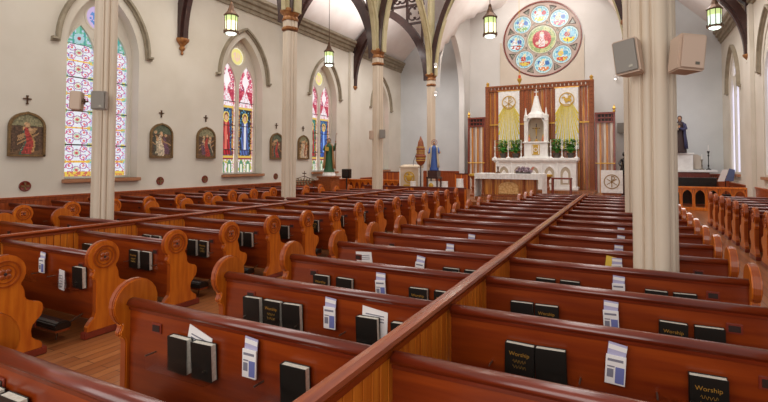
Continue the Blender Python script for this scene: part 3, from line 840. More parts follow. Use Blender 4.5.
def sheet(wd=.22, h=.29):
    e = empty('paper_leaflet')
    m = MB(); m.prism([(-wd/2, 0), (wd/2, 0), (wd/2, h-.02), (-wd/2, h)], 'y', 0, .004); m.build('sheet', PAPER, e)
    m = MB()
    for q in range(3): m.box(-wd/2+.03, wd/2-.03, -.0015, 0, h-.06-q*.022, h-.052-q*.022)
    m.build('printed_lines', GREYP, e)
    return e
PROT = {}
def place(kind, x, k, z=.49, tilt=0, dy=0, label=''):
    mk = {'h': lambda: hymnal(0), 'g': lambda: hymnal(1), 'c': card, 'b': booklet, 's': sheet}[kind]
    if kind not in PROT: PROT[kind] = o = mk()
    else: o = copy_tree(PROT[kind])
    yy = {'h': -.05, 'g': -.05, 'c': -.05, 'b': -.058, 's': -.0215}[kind]
    o.location = (x, ROW(k)+yy+dy, z if kind != 'c' else z+.09); o.rotation_euler = (radians(2) if kind in 'hg' else 0, radians(tilt), 0)
    cat = {'h': 'book', 'g': 'book', 'c': 'card', 'b': 'newsletter', 's': 'leaflet'}[kind]
    grp = {'h': 'hymnals in the pew pockets', 'g': 'hymnals in the pew pockets', 'c': 'envelope cards on the pew backs', 'b': None, 's': None}[kind]
    tag(o, label, cat, grp)
def rowname(b, k): return '%s pew %s' % (ORD[k-BLK[b][3]], {'RL': 'right of the aisle', 'RR': 'right of the partition', 'LR': 'left of the aisle', 'LL': 'left of far partition'}[b])
ITEMS = []
def pair(b, k, xs, kinds, where):
    for i, (x, kd) in enumerate(zip(xs, kinds)):
        pos = ['left', 'right'][i] if len(xs) == 2 else (['left', 'middle', 'right'][i] if len(xs) == 3 else 'only')
        n = {'h': 'plain black hymnal', 'g': 'gold-lettered black hymnal'}[kd]
        place(kd, x, k, tilt=random.uniform(-1.5, 1.5), label='%s, %s in the %s pocket, %s' % (n, pos, where, rowname(b, k)))
def crd(b, k, x):
    place('c', x, k, tilt=random.uniform(-5, 5), label='white and lilac envelope card on the back of the %s' % rowname(b, k))
pair('RL', 0, [-2.98, -2.76], 'hh', 'aisle-end')
pair('RL', 1, [-2.7, -2.47], 'hh', 'aisle-end'); crd('RL', 1, -2.08); pair('RL', 1, [-1.73], 'h', 'partition-end')
place('s', -2.6, 1, z=.5, tilt=12, label='white leaflet sticking up behind two hymnals in the nearest full pocket')
pair('RL', 2, [-2.92, -2.70, -2.49], 'hgh', 'aisle-end'); crd('RL', 2, -2.12); pair('RL', 2, [-1.77, -1.47], 'hh', 'partition-end')
place('s', -1.74, 2, z=.5, tilt=2, label='large white leaflet behind a hymnal close to the partition')
pair('RL', 3, [-2.85, -2.57], 'gh', 'aisle-end'); crd('RL', 3, -2.15); pair('RL', 3, [-1.75, -1.5], 'gg', 'partition-end')
place('s', -2.87, 4, z=.52, tilt=-8, label='small white leaflet at the aisle end of the fifth pew right of the aisle'); crd('RL', 4, -2.15); pair('RL', 4, [-1.76, -1.51], 'hg', 'partition-end')
pair('RR', 2, [-.64, -.44], 'gh', 'partition-end'); crd('RR', 2, -.08); pair('RR', 2, [.39], 'g', 'side-aisle')
pair('RR', 3, [-.8, -.6], 'hg', 'partition-end'); crd('RR', 3, -.12); pair('RR', 3, [.29, .52], 'gh', 'side-aisle')
pair('RR', 4, [-.75, -.52], 'hh', 'partition-end'); crd('RR', 4, -.08); pair('RR', 4, [.23, .46], 'gh', 'side-aisle')
for k in (5, 6, 7, 8): crd('RR', k, -.1)
for k in (5, 6): crd('RL', k, -2.1)
m = MB(); m.prism([(-.09, 0), (.03, 0), (.05, .2), (-.06, .22)], 'y', 0, .012); yl = m.build('yellow_booklet', YELP, bevel=.002)
yl.location = (-.16, ROW(5)-.045, .62); tag(yl, 'yellow booklet beside a lilac card on the pew before the big column', 'booklet')
for k in range(2, 13):
    if k == 2:
        crd('LR', k, -6.22); place('b', -5.72, k, z=.44, label='white folded newsletter beside a hymnal, nearest visible pocket left of the aisle'); pair('LR', k, [-5.47], 'h', 'aisle-end')
    else:
        pair('LR', k, [-5.86, -5.63], ['gh', 'hg', 'hh'][k % 3], 'aisle-end')
        if k < 9: pair('LR', k, [-6.9, -6.67], 'hh', 'partition-end')
for k in range(4, 10): pair('LL', k, [-8.95, -8.7], ['hg', 'gh'][k % 2], 'side-aisle')

# ------------------------------------------------------------------ stations, crosses and medallions on the left wall
def station(y, seed, label):
    e = empty('stations_plaque', (XWL, y, 2.02)); a = .39; spr, h = .72, .36
    out = [(a, 0)]+[(a*cos(t), spr+h*sin(t)) for t in [pi/2*i/8 for i in range(8)]]+[(.03, spr+h+.003), (0, spr+h+.02), (-.03, spr+h+.003)]+[(-a*cos(t), spr+h*sin(t)) for t in [pi/2*i/8 for i in range(8)][::-1]]+[(-a, 0)]
    m = MB(); m.prism(out, 'x', .0, .05); m.build('back_board', FRAMES, e)
    m = MB(); m.sweep(out+out[:1], .02, .085, -.045, .01, 'x', 0); m.build('frame', FRAMES, e)
    rs = random.Random(seed)
    figs = [(rs.uniform(-.22, .22), rs.uniform(.02, .15), rs.uniform(.5, .75), rs.choice(['8a3a30', 'a05a34', '4a4a40', 'b08a58', '6a4a5a', '3e5a50', 'c0b094'])) for _ in range(5)]
    figs += [(rs.uniform(-.05, .05), .06, .72, rs.choice(['a8403a', 'c8b8a0']))]
    def ins(u, v): return abs(u) < a-.03 and v > .03 and (v < spr or (u/(a-.03))**2+((v-spr)/(h-.03))**2 < 1)
    def colr(u, v):
        h_ = hsh(round(u/.03), round(v/.03), seed)
        for (cx, b, t, c) in figs[::-1]:
            if hypot(u-cx, v-t-.06) < .05: return jit(C('c8a078'), .3, h_)
            if b < v < t and abs(u-cx-.04*sin(v*9+seed)) < .11-.07*(v-b)/(t-b): return jit(C(c), .5, h_)
            if abs(v-(t-.14)-(u-cx)*rs_s*.6) < .02 and abs(u-cx) < .2: return C('b08a60')
        if v < .16: return jit(C('6a5038'), .4, h_)
        if v > .75: return jit(C('8a8464') if seed % 2 else C('5c6450'), .4, h_)
        return jit(C('5a4434'), .5, h_)
    rs_s = 1 if seed % 2 else -1
    panel('painted_scene', PAINT, -a, a, 0, spr+h, 40, 56, colr, lambda u, v: (.056, u, v), ins, e)
    tag(e, label, 'plaque', 'stations of the cross')
def wcross(y, label):
    m = MB(); m.box(0, .03, -.022, .022, -.13, .13); m.box(0, .03, -.085, .085, .015, .055)
    for (p, q) in ((0, .13), (0, -.13), (.085, .035), (-.085, .035)): m.box(0, .034, p-.032, p+.032, q-.02, q+.02)
    m.xf(Matrix.Diagonal((1, .75, .75, 1))); o = m.build('wall_cross', BRONZE, bevel=.003); o.location = (XWL+.001, y, 3.42); tag(o, label, 'cross', 'wall crosses')
def wmedal(y, label):
    e = empty('consecration_medallion', (XWL, y, 1.28))
    m = MB(); m.smooth = True; P = [(.13, 0), (.13, .02), (.115, .03), (.105, .018), (.001, .018)]
    i0 = len(m.v); m.lathe([(r, z) for r, z in P], 0, 0, 28); m.xf(Matrix.Rotation(pi/2, 4, 'Y'), i0)
    m.build('disc', W_RED, e)
    m = MB()
    for k in range(4):
        t = k*pi/2; P = [(.015*cos(t-.8), .015*sin(t-.8)), (.095*cos(t-.3), .095*sin(t-.3)), (.095*cos(t+.3), .095*sin(t+.3)), (.015*cos(t+.8), .015*sin(t+.8))]
        m.prism(P, 'x', .015, .028)
    m.build('cross_relief', FRAMES, e)
    tag(e, label, 'medallion', 'wall medallions')
whr = ['left of the patterned window, nearest the camera', 'just right of the patterned window', 'just left of the first figured window', 'just right of the first figured window', 'left of the second figured window beside the statue']
for i, y in enumerate([6.21, 9.92, 11.67, 15.36, 17.18]):
    station(y, 11+i, 'arch-topped painted station panel '+whr[i])
    wcross(y, 'small dark cross above the painted panel '+whr[i])
    if i < 4: wmedal(y, 'round red cross medallion below the painted panel '+whr[i])

# ------------------------------------------------------------------ hanging lanterns
LG1 = emis('lantern_glass_cream', hexc('f4f2c8'), 1.3); LG2 = emis('lantern_glass_green', hexc('c4d890'), .9); LGW = emis('lantern_glass_bottom', hexc('dff4ee'), 1.9)
def lantern(loc, sc, top, label, tint):
    e = empty('hanging_lantern', loc)
    R = .19*sc; n = 8
    m = MB(); m.lathe([(.03*sc, 1.0*sc), (.05*sc, .95*sc), (.06*sc, .88*sc), (R*.62, .72*sc), (R*1.05, .62*sc), (R*1.18, .6*sc), (R*1.18, .57*sc), (R, .56*sc)], 0, 0, n); m.build('spire_cap', BRONZE, e)
    m = MB(); m.lathe([(R*.9, .05*sc), (R*.93, .56*sc)], 0, 0, n); m.build('glass_panels', tint, e)
    m = MB(); m.lathe([(R*.9, .40*sc), (R*.97, .4*sc), (R*.97, .56*sc), (R*.9, .56*sc)], 0, 0, n); m.build('upper_glass', LG2, e)
    m = MB()
    for k in range(n):
        t = 2*pi*k/n; m.tube([(R*.96*cos(t), R*.96*sin(t), .02*sc), (R*.99*cos(t), R*.99*sin(t), .6*sc)], .012*sc, 5)
    for k in range(n):
        t = 2*pi*k/n; m.tube([(R*1.1*cos(t), R*1.1*sin(t), .02*sc), (R*1.1*cos(t), R*1.1*sin(t), .12*sc)], .015*sc, 5)
    m.build('frame_bars', BRONZE, e)
    m = MB(); m.lathe([(R*.9, .03*sc), (R*1.12, .03*sc), (R*1.12, .09*sc), (R*.9, .09*sc)], 0, 0, n); m.build('lower_band', BRONZE, e)
    m = MB(); m.lathe([(.02, -.03*sc), (R*.5, -.025*sc), (R*.8, 0), (R*.88, .04*sc)], 0, 0, n); m.build('bottom_glass', LGW, e)
    m = MB(); m.tube([(0, 0, .98*sc), (0, 0, top-loc[2])], .012, 6)
    z = 1.0*sc
    m.build('chain', BRONZE, e)
    tag(e, label, 'lantern', 'hanging lanterns')
    l = bpy.data.lights.new('lantern_bulb', 'POINT'); l.energy = 14; l.color = (1, .95, .8); l.shadow_soft_size = .15
    lo = bpy.data.objects.new('lantern_bulb', l); COL.objects.link(lo); lo.location = (0, 0, -.25); lo.parent = e
lantern((-11, 10.55, 5.87), 1.0, 10.6, 'hanging lantern above the first figured window, nearest on the left', LG1)
lantern((-11, 15.86, 5.88), .98, 10.6, 'hanging lantern above the second figured window on a long rod', emis('lantern_glass_white', hexc('dcebe0'), 1.3))
lantern((-4.27, 16.0, 6.32), 1.17, 13.3, 'hanging lantern over the nave left of the rose window', LG1)
lantern((2.31, 15.9, 5.76), .95, 10.4, 'hanging lantern over the right aisle beside the beige speaker', emis('lantern_glass_pale_green', hexc('d0e4d4'), 1.2))

# ------------------------------------------------------------------ speakers
def speaker(loc, rz, rx, w_, h, d, bm_, gm, label, ry=0):
    e = empty('loudspeaker', loc); e.rotation_euler = (rx, ry, rz)
    m = MB(); m.prism([(-w_/2, 0), (-w_*.36, d), (w_*.36, d), (w_/2, 0)], 'z', -h/2, h/2); m.build('cabinet', bm_, e, bevel=.012)
    m = MB(); m.box(-w_/2+.015, w_/2-.015, -.012, .0, -h/2+.015, h/2-.015); m.build('grille', gm, e, bevel=.006)
    m = MB(); m.box(w_*.1, w_*.25, -.016, -.012, -h/2+.05, -h/2+.075); m.build('badge', METAL, e)
    m = MB(); m.tube([(0, d-.01, 0), (0, d+.09, 0)], .018, 8); m.box(-.04, .04, d+.02, d+.035, -.05, .05); m.build('wall_bracket', BRONZE, e)
    tag(e, label, 'speaker', 'loudspeakers'); return e
speaker((.0, 4.98, 2.93), radians(-22), radians(0), .24, .34, .2, PINKSPK, GREYGR, 'large grey speaker on the left side of the foreground column', ry=radians(-7))
speaker((.545, 4.9, 2.90), radians(24), radians(0), .24, .33, .24, PINKSPK, PINKGR, 'large beige speaker on the right side of the foreground column', ry=radians(6))
speaker((-9.0, 4.9, 2.99), radians(-50), 0, .24, .34, .16, PINKSPK, PINKGR, 'small pale speaker angled on the left of the nearest left column', ry=radians(-6))
speaker((-8.36, 4.97, 2.98), radians(30), 0, .26, .33, .16, GREYSPK, GREYGR, 'small grey speaker on the right of the nearest left column')
speaker((-8.98, 15.75, 2.95), radians(-50), 0, .24, .34, .14, PINKSPK, PINKGR, 'tiny pale speaker on the left of the third left column')
speaker((-8.42, 15.75, 2.98), radians(45), 0, .24, .34, .14, GREYSPK, GREYGR, 'tiny grey speaker on the right of the third left column')
speaker((-.27, 27.22, 3.73), radians(-8), 0, .34, .55, .16, GREYSPK, GREYGR, 'small grey speaker high beside the right wing of the altar screen')
for (x, y, z, lb) in ((-8.42, 21.3, 6.6, 'upper bright spotlight on the furthest left column'), (-8.42, 21.3, 5.2, 'lower bright spotlight on the furthest left column'), (-.5, 27.25, 6.35, 'bright spotlight on the end wall at the right edge of the sanctuary')):
    e = empty('spotlight', (x, y, z)); m = MB(); m.lathe([(.04, .0), (.07, .02), (.09, .16), (.05, .2)], 0, 0, 12); m.build('housing', CLOTH, e)
    m = MB(); m.sphere((0, -.02, .02), .05, 10); m.build('bulb', emis('spot_glow', (1, .98, .94), 4), e)
    m = MB(); m.tube([(0, 0, .15), (0, .25 if x < -5 else .2, .22)], .015, 6); m.build('arm', BRONZE, e)
    tag(e, lb, 'spotlight', 'spotlights')

# ------------------------------------------------------------------ altar screen (reredos) with wings
YS = 26.0
e = empty('reredos_screen', (-4.34, YS, .5))
def rel(m_): m_.xf(Matrix.Translation((4.34, -YS, -.5))); return m_
m = MB(); x = -7.0
i = 0
while x < -1.68:
    m.mi = (0, 1, 0, 2)[i % 4]; m.box(x+.008, min(x+.13, -1.66)-.008, YS+.02-.03*(i % 2), YS+.07, .5, 5.95); x += .13; i += 1
rel(m).build('plank_panel', [W_GOLD, W_CARVE, W_ENDEDGE], e)
m = MB()
for x in (-5.12, -4.86, -3.78, -3.5): m.box(x-.07, x+.07, YS-.05, YS+.04, .5, 5.95)
rel(m).build('pilaster_strip', W_CARVE, e, bevel=.015)
for x in (-7.08, -1.6):
    m = MB(); m.box(x-.12, x+.12, YS-.1, YS+.12, .5, 6.15)
    for k in range(26): m.box(x-.075, x+.075, YS-.13, YS-.09, .7+k*.205, .84+k*.205)
    o = rel(m).build('carved_post', W_CARVE, e, bevel=.012)
    m = MB(); m.lathe([(.1, 6.15), (.13, 6.2), (.06, 6.26), (.09, 6.33), (.1, 6.38), (.02, 6.46)], x, YS, 8); rel(m).build('finial', GOLD, o)
m = MB(); m.box(-7.2, -1.48, YS-.1, YS+.1, 5.9, 5.97); m.box(-7.2, -1.48, YS-.12, YS+.12, 6.12, 6.2)
for k in range(27):
    x = -7.05+k*.208; m.mi = 0; m.box(x, x+.15, YS-.07, YS+.05, 5.96, 6.13)
    m.sweep(ringpts(x+.075, 6.045, .055, 10), -.03, .03, -.015, .015, 'y', YS-.09)
rel(m).build('carved_cresting', W_CARVE, e, bevel=0)
m = MB(); m.box(-7.0, -1.68, YS-.08, YS-.04, 3.98, 4.04); rel(m).build('gold_rail', GOLD, e)
tag(e, 'tall golden wood screen with carved frame behind the white high altar', 'altar screen')
for xa, xb, lab in ((-8.25, -7.22, 'left wing of the altar screen with pierced red frieze'), (-1.46, -.5, 'right wing of the altar screen with pierced red frieze')):
    e = empty('screen_wing', ((xa+xb)/2, YS, .36)); w_ = (xb-xa)/2
    m = MB(); k = 0; x = -w_+.1
    while x < w_-.1: m.mi = k % 3; m.box(x, min(x+.1, w_-.08), .02, .08+.02*(k % 2), 0, 3.6); x += .105; k += 1
    m.build('slatted_panel', [SLAT, W_GOLD, SLAT2], e)
    m = MB(); m.box(-w_, -w_+.1, -.06, .08, 0, 4.1); m.box(w_-.1, w_, -.06, .08, 0, 4.1); m.box(-w_, w_, -.08, .1, 4.02, 4.12); m.box(-w_, w_, -.05, .06, 3.58, 3.66)
    m.box(-w_, w_, -.04, .06, 3.8, 3.86)
    for q in range(5): m.box(-w_+.12+q*(2*w_-.3)/4, -w_+.16+q*(2*w_-.3)/4, -.04, .06, 3.66, 4.02)
    m.build('red_frame', W_RED, e, bevel=.01)
    m = MB(); m.box(-w_+.1, w_-.1, .03, .06, 3.6, 4.02); m.build('dark_frieze_back', DARKWD, e)
    m = MB(); m.tube([(-w_+.02, -.08, 1.5), (w_-.02, -.08, 1.5)], .025, 8); m.build('gold_rod', GOLD, e)
    m = MB(); xx = -w_ if xa < -5 else w_; m.lathe([(.05, 4.1), (.08, 4.16), (.04, 4.22), (.09, 4.3), (.03, 4.42), (.01, 4.5)], xx*.9, 0, 8); m.build('finial', GOLD, e)
    tag(e, lab, 'screen wing', 'altar screen wings')
# banners
def banner(xc, sym, label):
    e = empty('banner', (xc, YS-.1, 2.6)); w_, h = .58, 3.28
    m = MB(); N_ = 20; P = [(-w_+2*w_*i/N_, .012*sin(i*1.3)) for i in range(N_+1)]
    m.prism(P+[(p[0], p[1]+.012) for p in P[::-1]], 'z', 0, h); m.build('cloth', CLOTH, e)
    m = MB(); m.tube([(-w_-.05, 0, h), (w_+.05, 0, h)], .02, 8); m.build('hanging_rod', GOLD, e)
    m = MB()
    for k in range(19):
        t = radians(-34+68*k/18); x0, z0 = .36*sin(t*1.5), 2.62-.38*cos(t*1.5)
        l = 2.5; x1, z1 = sin(t)*l, z0-cos(t)*l
        if abs(x1) > w_-.02: f_ = (w_-.02-abs(x0))/(abs(x1)-abs(x0)); x1 = x0+(x1-x0)*f_; z1 = z0+(z1-z0)*f_
        if z1 < .03: f_ = (z0-.03)/(z0-z1); x1 = x0+(x1-x0)*f_; z1 = .03
        wd = .02 if k % 2 else .042
        m.prism([(x0-.01, z0), (x0+.01, z0), (x1+wd, z1), (x1-wd, z1)], 'y', -.03, -.015)
    m.build('sun_rays', mat('yellow_applique', hexc('e2cc3c'), .8), e)
    m = MB(); c = (0, 2.62); m.sweep(ringpts(0, 2.62, .36, 36), -.03, -.015, -.025, .025, 'y', 0)
    if sym == 'chirho':
        m.box(-.02, .02, -.03, -.016, 2.32, 2.92)
        m.sweep([(.0, 2.9), (.1, 2.89), (.15, 2.82), (.1, 2.74), (0, 2.72)], -.03, -.016, -.018, .018, 'y', 0)
        m.sweep([(-.24, 2.72), (.0, 2.56), (.24, 2.4)], -.03, -.016, -.018, .018, 'y', 0); m.sweep([(.24, 2.72), (.0, 2.56), (-.24, 2.4)], -.03, -.016, -.018, .018, 'y', 0)
        m.sweep([(-.33, 2.52), (-.2, 2.38), (0, 2.32), (.2, 2.38), (.33, 2.52)], -.03, -.016, -.02, .02, 'y', 0)
    else:
        lamb = [(-.22, 2.42), (-.2, 2.42), (-.17, 2.52), (-.02, 2.52), (.03, 2.42), (.06, 2.42), (.07, 2.52), (.14, 2.6), (.12, 2.68), (.15, 2.7), (.22, 2.68), (.24, 2.74), (.16, 2.8), (.08, 2.78), (.04, 2.7), (-.14, 2.7), (-.22, 2.65), (-.25, 2.56), (-.21, 2.5)]
        m.prism([(-x, z) for x, z in lamb], 'y', -.03, -.015)
        m.prism([(.1, 2.68), (.24, 2.72), (.22, 2.86), (.08, 2.82)], 'y', -.03, -.018); m.tube([(.03, -.022, 2.45), (.1, -.022, 2.94)], .01, 6)
        m.sweep([(-.34, 2.5), (-.2, 2.38), (0, 2.34), (.2, 2.38), (.34, 2.5)], -.03, -.016, -.02, .02, 'y', 0)
    m.build('gold_emblem', GOLDP, e)
    tag(e, label, 'banner', 'altar banners')
banner(-5.86, 'chirho', 'white banner with golden rays and a monogram in a circle, left of tabernacle')
banner(-2.81, 'lamb', 'white banner with golden rays and a lamb in a circle, right of tabernacle')

# high altar
e = empty('high_altar', (-4.34, 25.0, .5))
def relA(m_): m_.xf(Matrix.Translation((4.34, -25.0, -.5))); return m_
m = MB(); m.box(-6.35, -2.28, 24.85, 25.6, .5, 1.95); relA(m).build('body', MARBLE, e, bevel=.01)
m = MB(); m.box(-6.52, -2.16, 24.72, 25.7, 1.98, 2.13); m.box(-6.44, -2.22, 24.78, 25.65, 1.9, 1.98); m.box(-6.45, -2.2, 24.78, 25.65, .5, .66); relA(m).build('mensa', MARBLE, e, bevel=.02)
m = MB()
for k in range(5):
    xc = -5.9+k*.78; P = [(xc+q[0], 1.35+q[1]) for q in arch(.27, .36, 8)]
    m.sweep([(xc+.27, .75)]+P+[(xc-.27, .75), (xc+.27, .75)], -.05, 0, -.03, .03, 'y', 24.85)
    m.box(xc-.39-.035, xc-.39+.035, 24.79, 24.86, .66, 1.9)
    m.prism([(xc+q[0]*.5, 1.2+q[1]*.8) for q in arch(.27, .36, 6)]+[(xc-.13, .85), (xc+.13, .85)], 'y', 24.8, 24.86)
relA(m).build('relief_arcade', MARBLE, e, bevel=.006, segs=1)
m = MB()
for k in range(5):
    xc = -5.9+k*.78; m.prism([(xc+q[0]*.9, 1.35+q[1]*.9) for q in arch(.27, .36, 8)]+[(xc-.24, .77), (xc+.24, .77)], 'y', 24.83, 24.852)
relA(m).build('niche_field', MARG, e)
tag(e, 'long white marble high altar with arcaded front below the tabernacle', 'altar')
# tabernacle with spire
e = empty('tabernacle_spire', (-4.26, 25.25, 2.13))
m = MB(); m.box(-.66, .66, -.3, .3, 0, .1); m.box(-.6, .6, -.26, .26, .1, .78); m.box(-.66, .66, -.32, .32, .78, .86); m.build('plinth', MARBLE, e, bevel=.012)
m = MB(); m.box(-.2, .2, -.29, -.255, .16, .7); m.build('gilt_door', GOLDP, e, bevel=.01)
m = MB(); m.sweep(ringpts(0, .43, .09, 16), -.02, 0, -.015, .015, 'y', -.29); m.box(-.17, -.13, -.31, -.29, .2, .66); m.box(.13, .17, -.31, -.29, .2, .66); m.build('door_relief', MARBLE, e)
m = MB()
for sx in (-1, 1):
    m.box(sx*.5-.1, sx*.5+.1, -.22, .22, .86, 2.15)
m.box(-.6, .6, .16, .22, .86, 2.3); m.build('niche_wall', MARBLE, e, bevel=.01)
for sx in (-1, 1):
    for sy in (-.22,):
        m = MB(); m.lathe([(.07, .86), (.05, .92), (.045, 1.9), (.07, 1.97)], sx*.5, sy, 10)
        m.lathe([(.09, 2.15), (.09, 2.25), (.06, 2.3), (.02, 2.62), (.001, 2.66)], sx*.52, sy+.05, 8); m.build('colonnette', MARBLE, e)
m = MB(); P = [(q[0], 1.75+q[1]) for q in arch(.4, .42, 8)]
m.sweep(P, -.24, .0, 0, .12, 'y', -.0)
m.prism([(-.62, 1.95), (-.42, 1.95), (-.3, 2.1), (0, 2.3), (.3, 2.1), (.42, 1.95), (.62, 1.95), (.62, 2.12), (.3, 2.28), (0, 2.62), (-.3, 2.28), (-.62, 2.12)], 'y', -.24, -.1)
m.build('gable', MARBLE, e, bevel=.008)
m = MB(); m.lathe([(.52, 2.1), (.46, 2.3), (.3, 2.45), (.24, 2.65), (.17, 2.9), (.12, 3.15), (.1, 3.2), (.12, 3.24), (.05, 3.3)], 0, .0, 8); m.build('spire', MARBLE, e)
m = MB(); m.box(-.02, .02, -.02, .02, 3.28, 3.66); m.box(-.1, .1, -.02, .02, 3.48, 3.53); m.build('cross_finial', MARBLE, e, bevel=.005)
m = MB(); m.box(-.42, .42, .14, .162, .86, 2.1); m.build('niche_lining', MARG, e)
tag(e, 'white marble tabernacle with pointed spire and cross on the high altar', 'tabernacle')
e = empty('altar_crucifix', (-4.26, 25.2, 2.99))
m = MB(); m.lathe([(.13, 0), (.13, .03), (.05, .08), (.03, .15)], 0, 0, 10); m.build('foot', GOLD, e)
m = MB(); m.box(-.018, .018, -.015, .015, .12, .95); m.box(-.2, .2, -.015, .015, .68, .72); m.build('cross', W_DARK, e)
m = MB(); m.tube([(-.17, -.03, .74), (0, -.03, .64), (.17, -.03, .74)], .016, 6); m.tube([(0, -.03, .66), (0, -.03, .5), (0, -.035, .28)], [.035, .028, .015], 8); m.sphere((0, -.03, .73), .035, 8); m.build('corpus', GOLDP, e)
tag(e, 'small crucifix standing in the niche of the white tabernacle', 'crucifix')
for k, x in enumerate((-4.62, -3.9)):
    e = empty('red_vase', (x, 25.12, 2.99)); m = MB(); m.smooth = True; m.lathe([(.05, 0), (.08, .05), (.09, .12), (.05, .2), (.06, .26)], 0, 0, 12); m.build('vessel', mat('coral_glass', hexc('c87850'), .3), e)
    m = MB(); m.lathe([(.03, .22), (.045, .3), (.0, .42)], 0, 0, 8); m.build('flame_glass', GOLDP, e)
    tag(e, 'coral candle vessel in the tabernacle niche, %s of the crucifix' % ('left', 'right')[k], 'candle', 'tabernacle candles')
# potted plants
def plant(loc, seed, label, sp=.33, h=.98):
    rs = random.Random(seed); e = empty('potted_plant', loc)
    m = MB(); m.lathe([(.13, 0), (.19, .2), (.2, .26), (.17, .26), (.16, .22)], 0, 0, 14); m.build('pot', CERAM, e)
    m = MB()
    for k in range(190):
        t = rs.uniform(0, 2*pi); l = rs.uniform(.35, 1)*sp; z1 = .3+rs.uniform(.1, 1)*(h-.3)
        p0 = Vector((0.04*cos(t), .04*sin(t), .22)); p2 = Vector((l*cos(t), l*sin(t)*.6, z1)); p1 = (p0+p2)/2+Vector((0, 0, .12))
        d = Vector((cos(t), sin(t)*.6, rs.uniform(-.5, .3))).normalized(); L_ = rs.uniform(.13, .24); s_ = d.cross(Vector((rs.uniform(-.3, .3), rs.uniform(-.3, .3), 1))).normalized()*L_*.32
        m.add([p2-d*L_*.4, p2+s_+d*L_*.1, p2+d*L_*.6, p2-s_+d*L_*.1], [(0, 1, 2, 3)])
        if k % 3 == 0: m.tube([p0, p1, p2], .006, 4)
    m.build('foliage', GREEN, e, fixn=False)
    tag(e, label, 'plant', 'altar plants')
for i, (x, lb) in enumerate(((-6.02, 'outermost left green plant on the high altar under the banner'), (-5.34, 'green plant on the high altar just left of the tabernacle'), (-3.24, 'green plant on the high altar just right of the tabernacle'), (-2.56, 'outermost right green plant on the high altar under the banner'))):
    plant((x, 25.2, 2.13), 20+i, lb)
def candlestick(loc, h, label, metal=GOLD, grp='altar candlesticks', candle=.35):
    e = empty('candlestick', loc)
    m = MB(); m.smooth = True; m.lathe([(.11, 0), (.11, .02), (.04, .07), (.025, .12), (.04, .2), (.02, .28), (.02, h*.7), (.045, h*.76), (.02, h*.82), (.06, h-.02), (.06, h)], 0, 0, 12); m.build('stem', metal, e)
    m = MB(); m.lathe([(.022, h), (.022, h+candle)], 0, 0, 10); m.build('candle', CLOTH, e)
    m = MB(); m.tube([(0, 0, h+candle), (0, 0, h+candle+.02)], .004, 5); m.build('wick', DARKWD, e)
    tag(e, label, 'candlestick', grp)
for x, lb in ((-6.4, 'candlestick at the far left end of the high altar'), (-5.68, 'candlestick between the two left plants on the high altar'), (-5.0, 'candlestick hard left of the tabernacle plinth'), (-3.52+.02, 'candlestick hard right of the tabernacle plinth'), (-2.95, 'candlestick between the two right plants on the high altar'), (-2.26, 'candlestick at the far right end of the high altar')):
    candlestick((x, 24.92, 2.13), .6, lb, CLOTH)

# altar table
e = empty('altar_table', (-4.3, 19.2, .5))
m = MB(); m.box(-1.33, 1.33, -.45, .45, .86, .93); m.build('table_top', W_CARVE, e, bevel=.01)
m = MB(); m.box(-1.05, 1.05, -.3, .3, .04, .86); m.build('body', W_GOLD, e, bevel=.01)
m = MB(); m.box(-1.12, 1.12, -.36, .36, .0, .08); m.box(-1.12, 1.12, -.36, .36, .74, .84)
for x in (-1.05, -.62, .62, 1.05): m.lathe([(.07, .08), (.05, .14), (.05, .64), (.07, .7), (.07, .74)], x, -.33, 10)
m.build('carved_frame', W_CARVE, e, bevel=.008)
m = MB(); m.prism([(-.4, .12), (.4, .12), (.4, .42), (.3, .54), (.12, .6), (-.12, .6), (-.3, .54), (-.4, .42)], 'y', -.35, -.3); m.build('gilt_panel', noisy('gilt_relief', hexc('c08a48'), hexc('e0b87c'), 14, .5, bump=1, bscale=25), e, bevel=.01)
tag(e, 'carved wooden altar table with an arched gilt relief on its front', 'altar')
m = MB()
def cl_side(xs):
    N_ = 30
    for s_ in (-1, 1):
        P = [(s_*(1.35+.02*sin(i*1.7)), -.5+1.0*i/N_) for i in range(N_+1)]
        m.prism(P+[(p[0]+s_*.012, p[1]) for p in P[::-1]], 'z', -.12, .935)
cl_side(0)
m.box(-1.36, 1.36, -.5, .5, .932, .945)
P = [(-1.35+2.7*i/60, -.5-.008*sin(i*1.9)) for i in range(61)]
m.prism(P+[(p[0], p[1]-.01) for p in P[::-1]], 'z', .72, .94)
o = m.build('altar_cloth', CLOTH); o.location = (-4.3, 19.2, .5); tag(o, 'white cloth with lace edge draped over the altar table', 'cloth')
# arrangement on altar
e = empty('floral_arrangement', (-3.75, 19.1, 1.446))
rs = random.Random(4)
m = MB(); m.smooth = True
for k in range(40):
    t = rs.uniform(0, pi); m.sphere((.34*cos(t)*rs.uniform(.2, 1), rs.uniform(-.1, .1), .08+.16*sin(t)*rs.uniform(.3, 1)), rs.uniform(.04, .075), 8)
m.build('dried_blooms', noisy('mauve_blooms', hexc('6a5864'), hexc('a08890'), 14, .8), e)
m = MB(); m.box(-.3, .3, -.1, .1, 0, .06); m.build('tray', CERAM, e, bevel=.01)
m = MB(); m.tube([(.28, 0, .12), (.36, 0, .2), (.4, 0, .26)], [.03, .03, .04], 8); m.build('coral_bloom', mat('coral', hexc('c07060'), .7), e)
tag(e, 'low mauve floral arrangement standing on the altar table', 'flowers')
candlestick((-4.78, 19.1, 1.446), .28, 'slim dark candlestick on the altar table left of the flowers', BRONZE, None, .22)
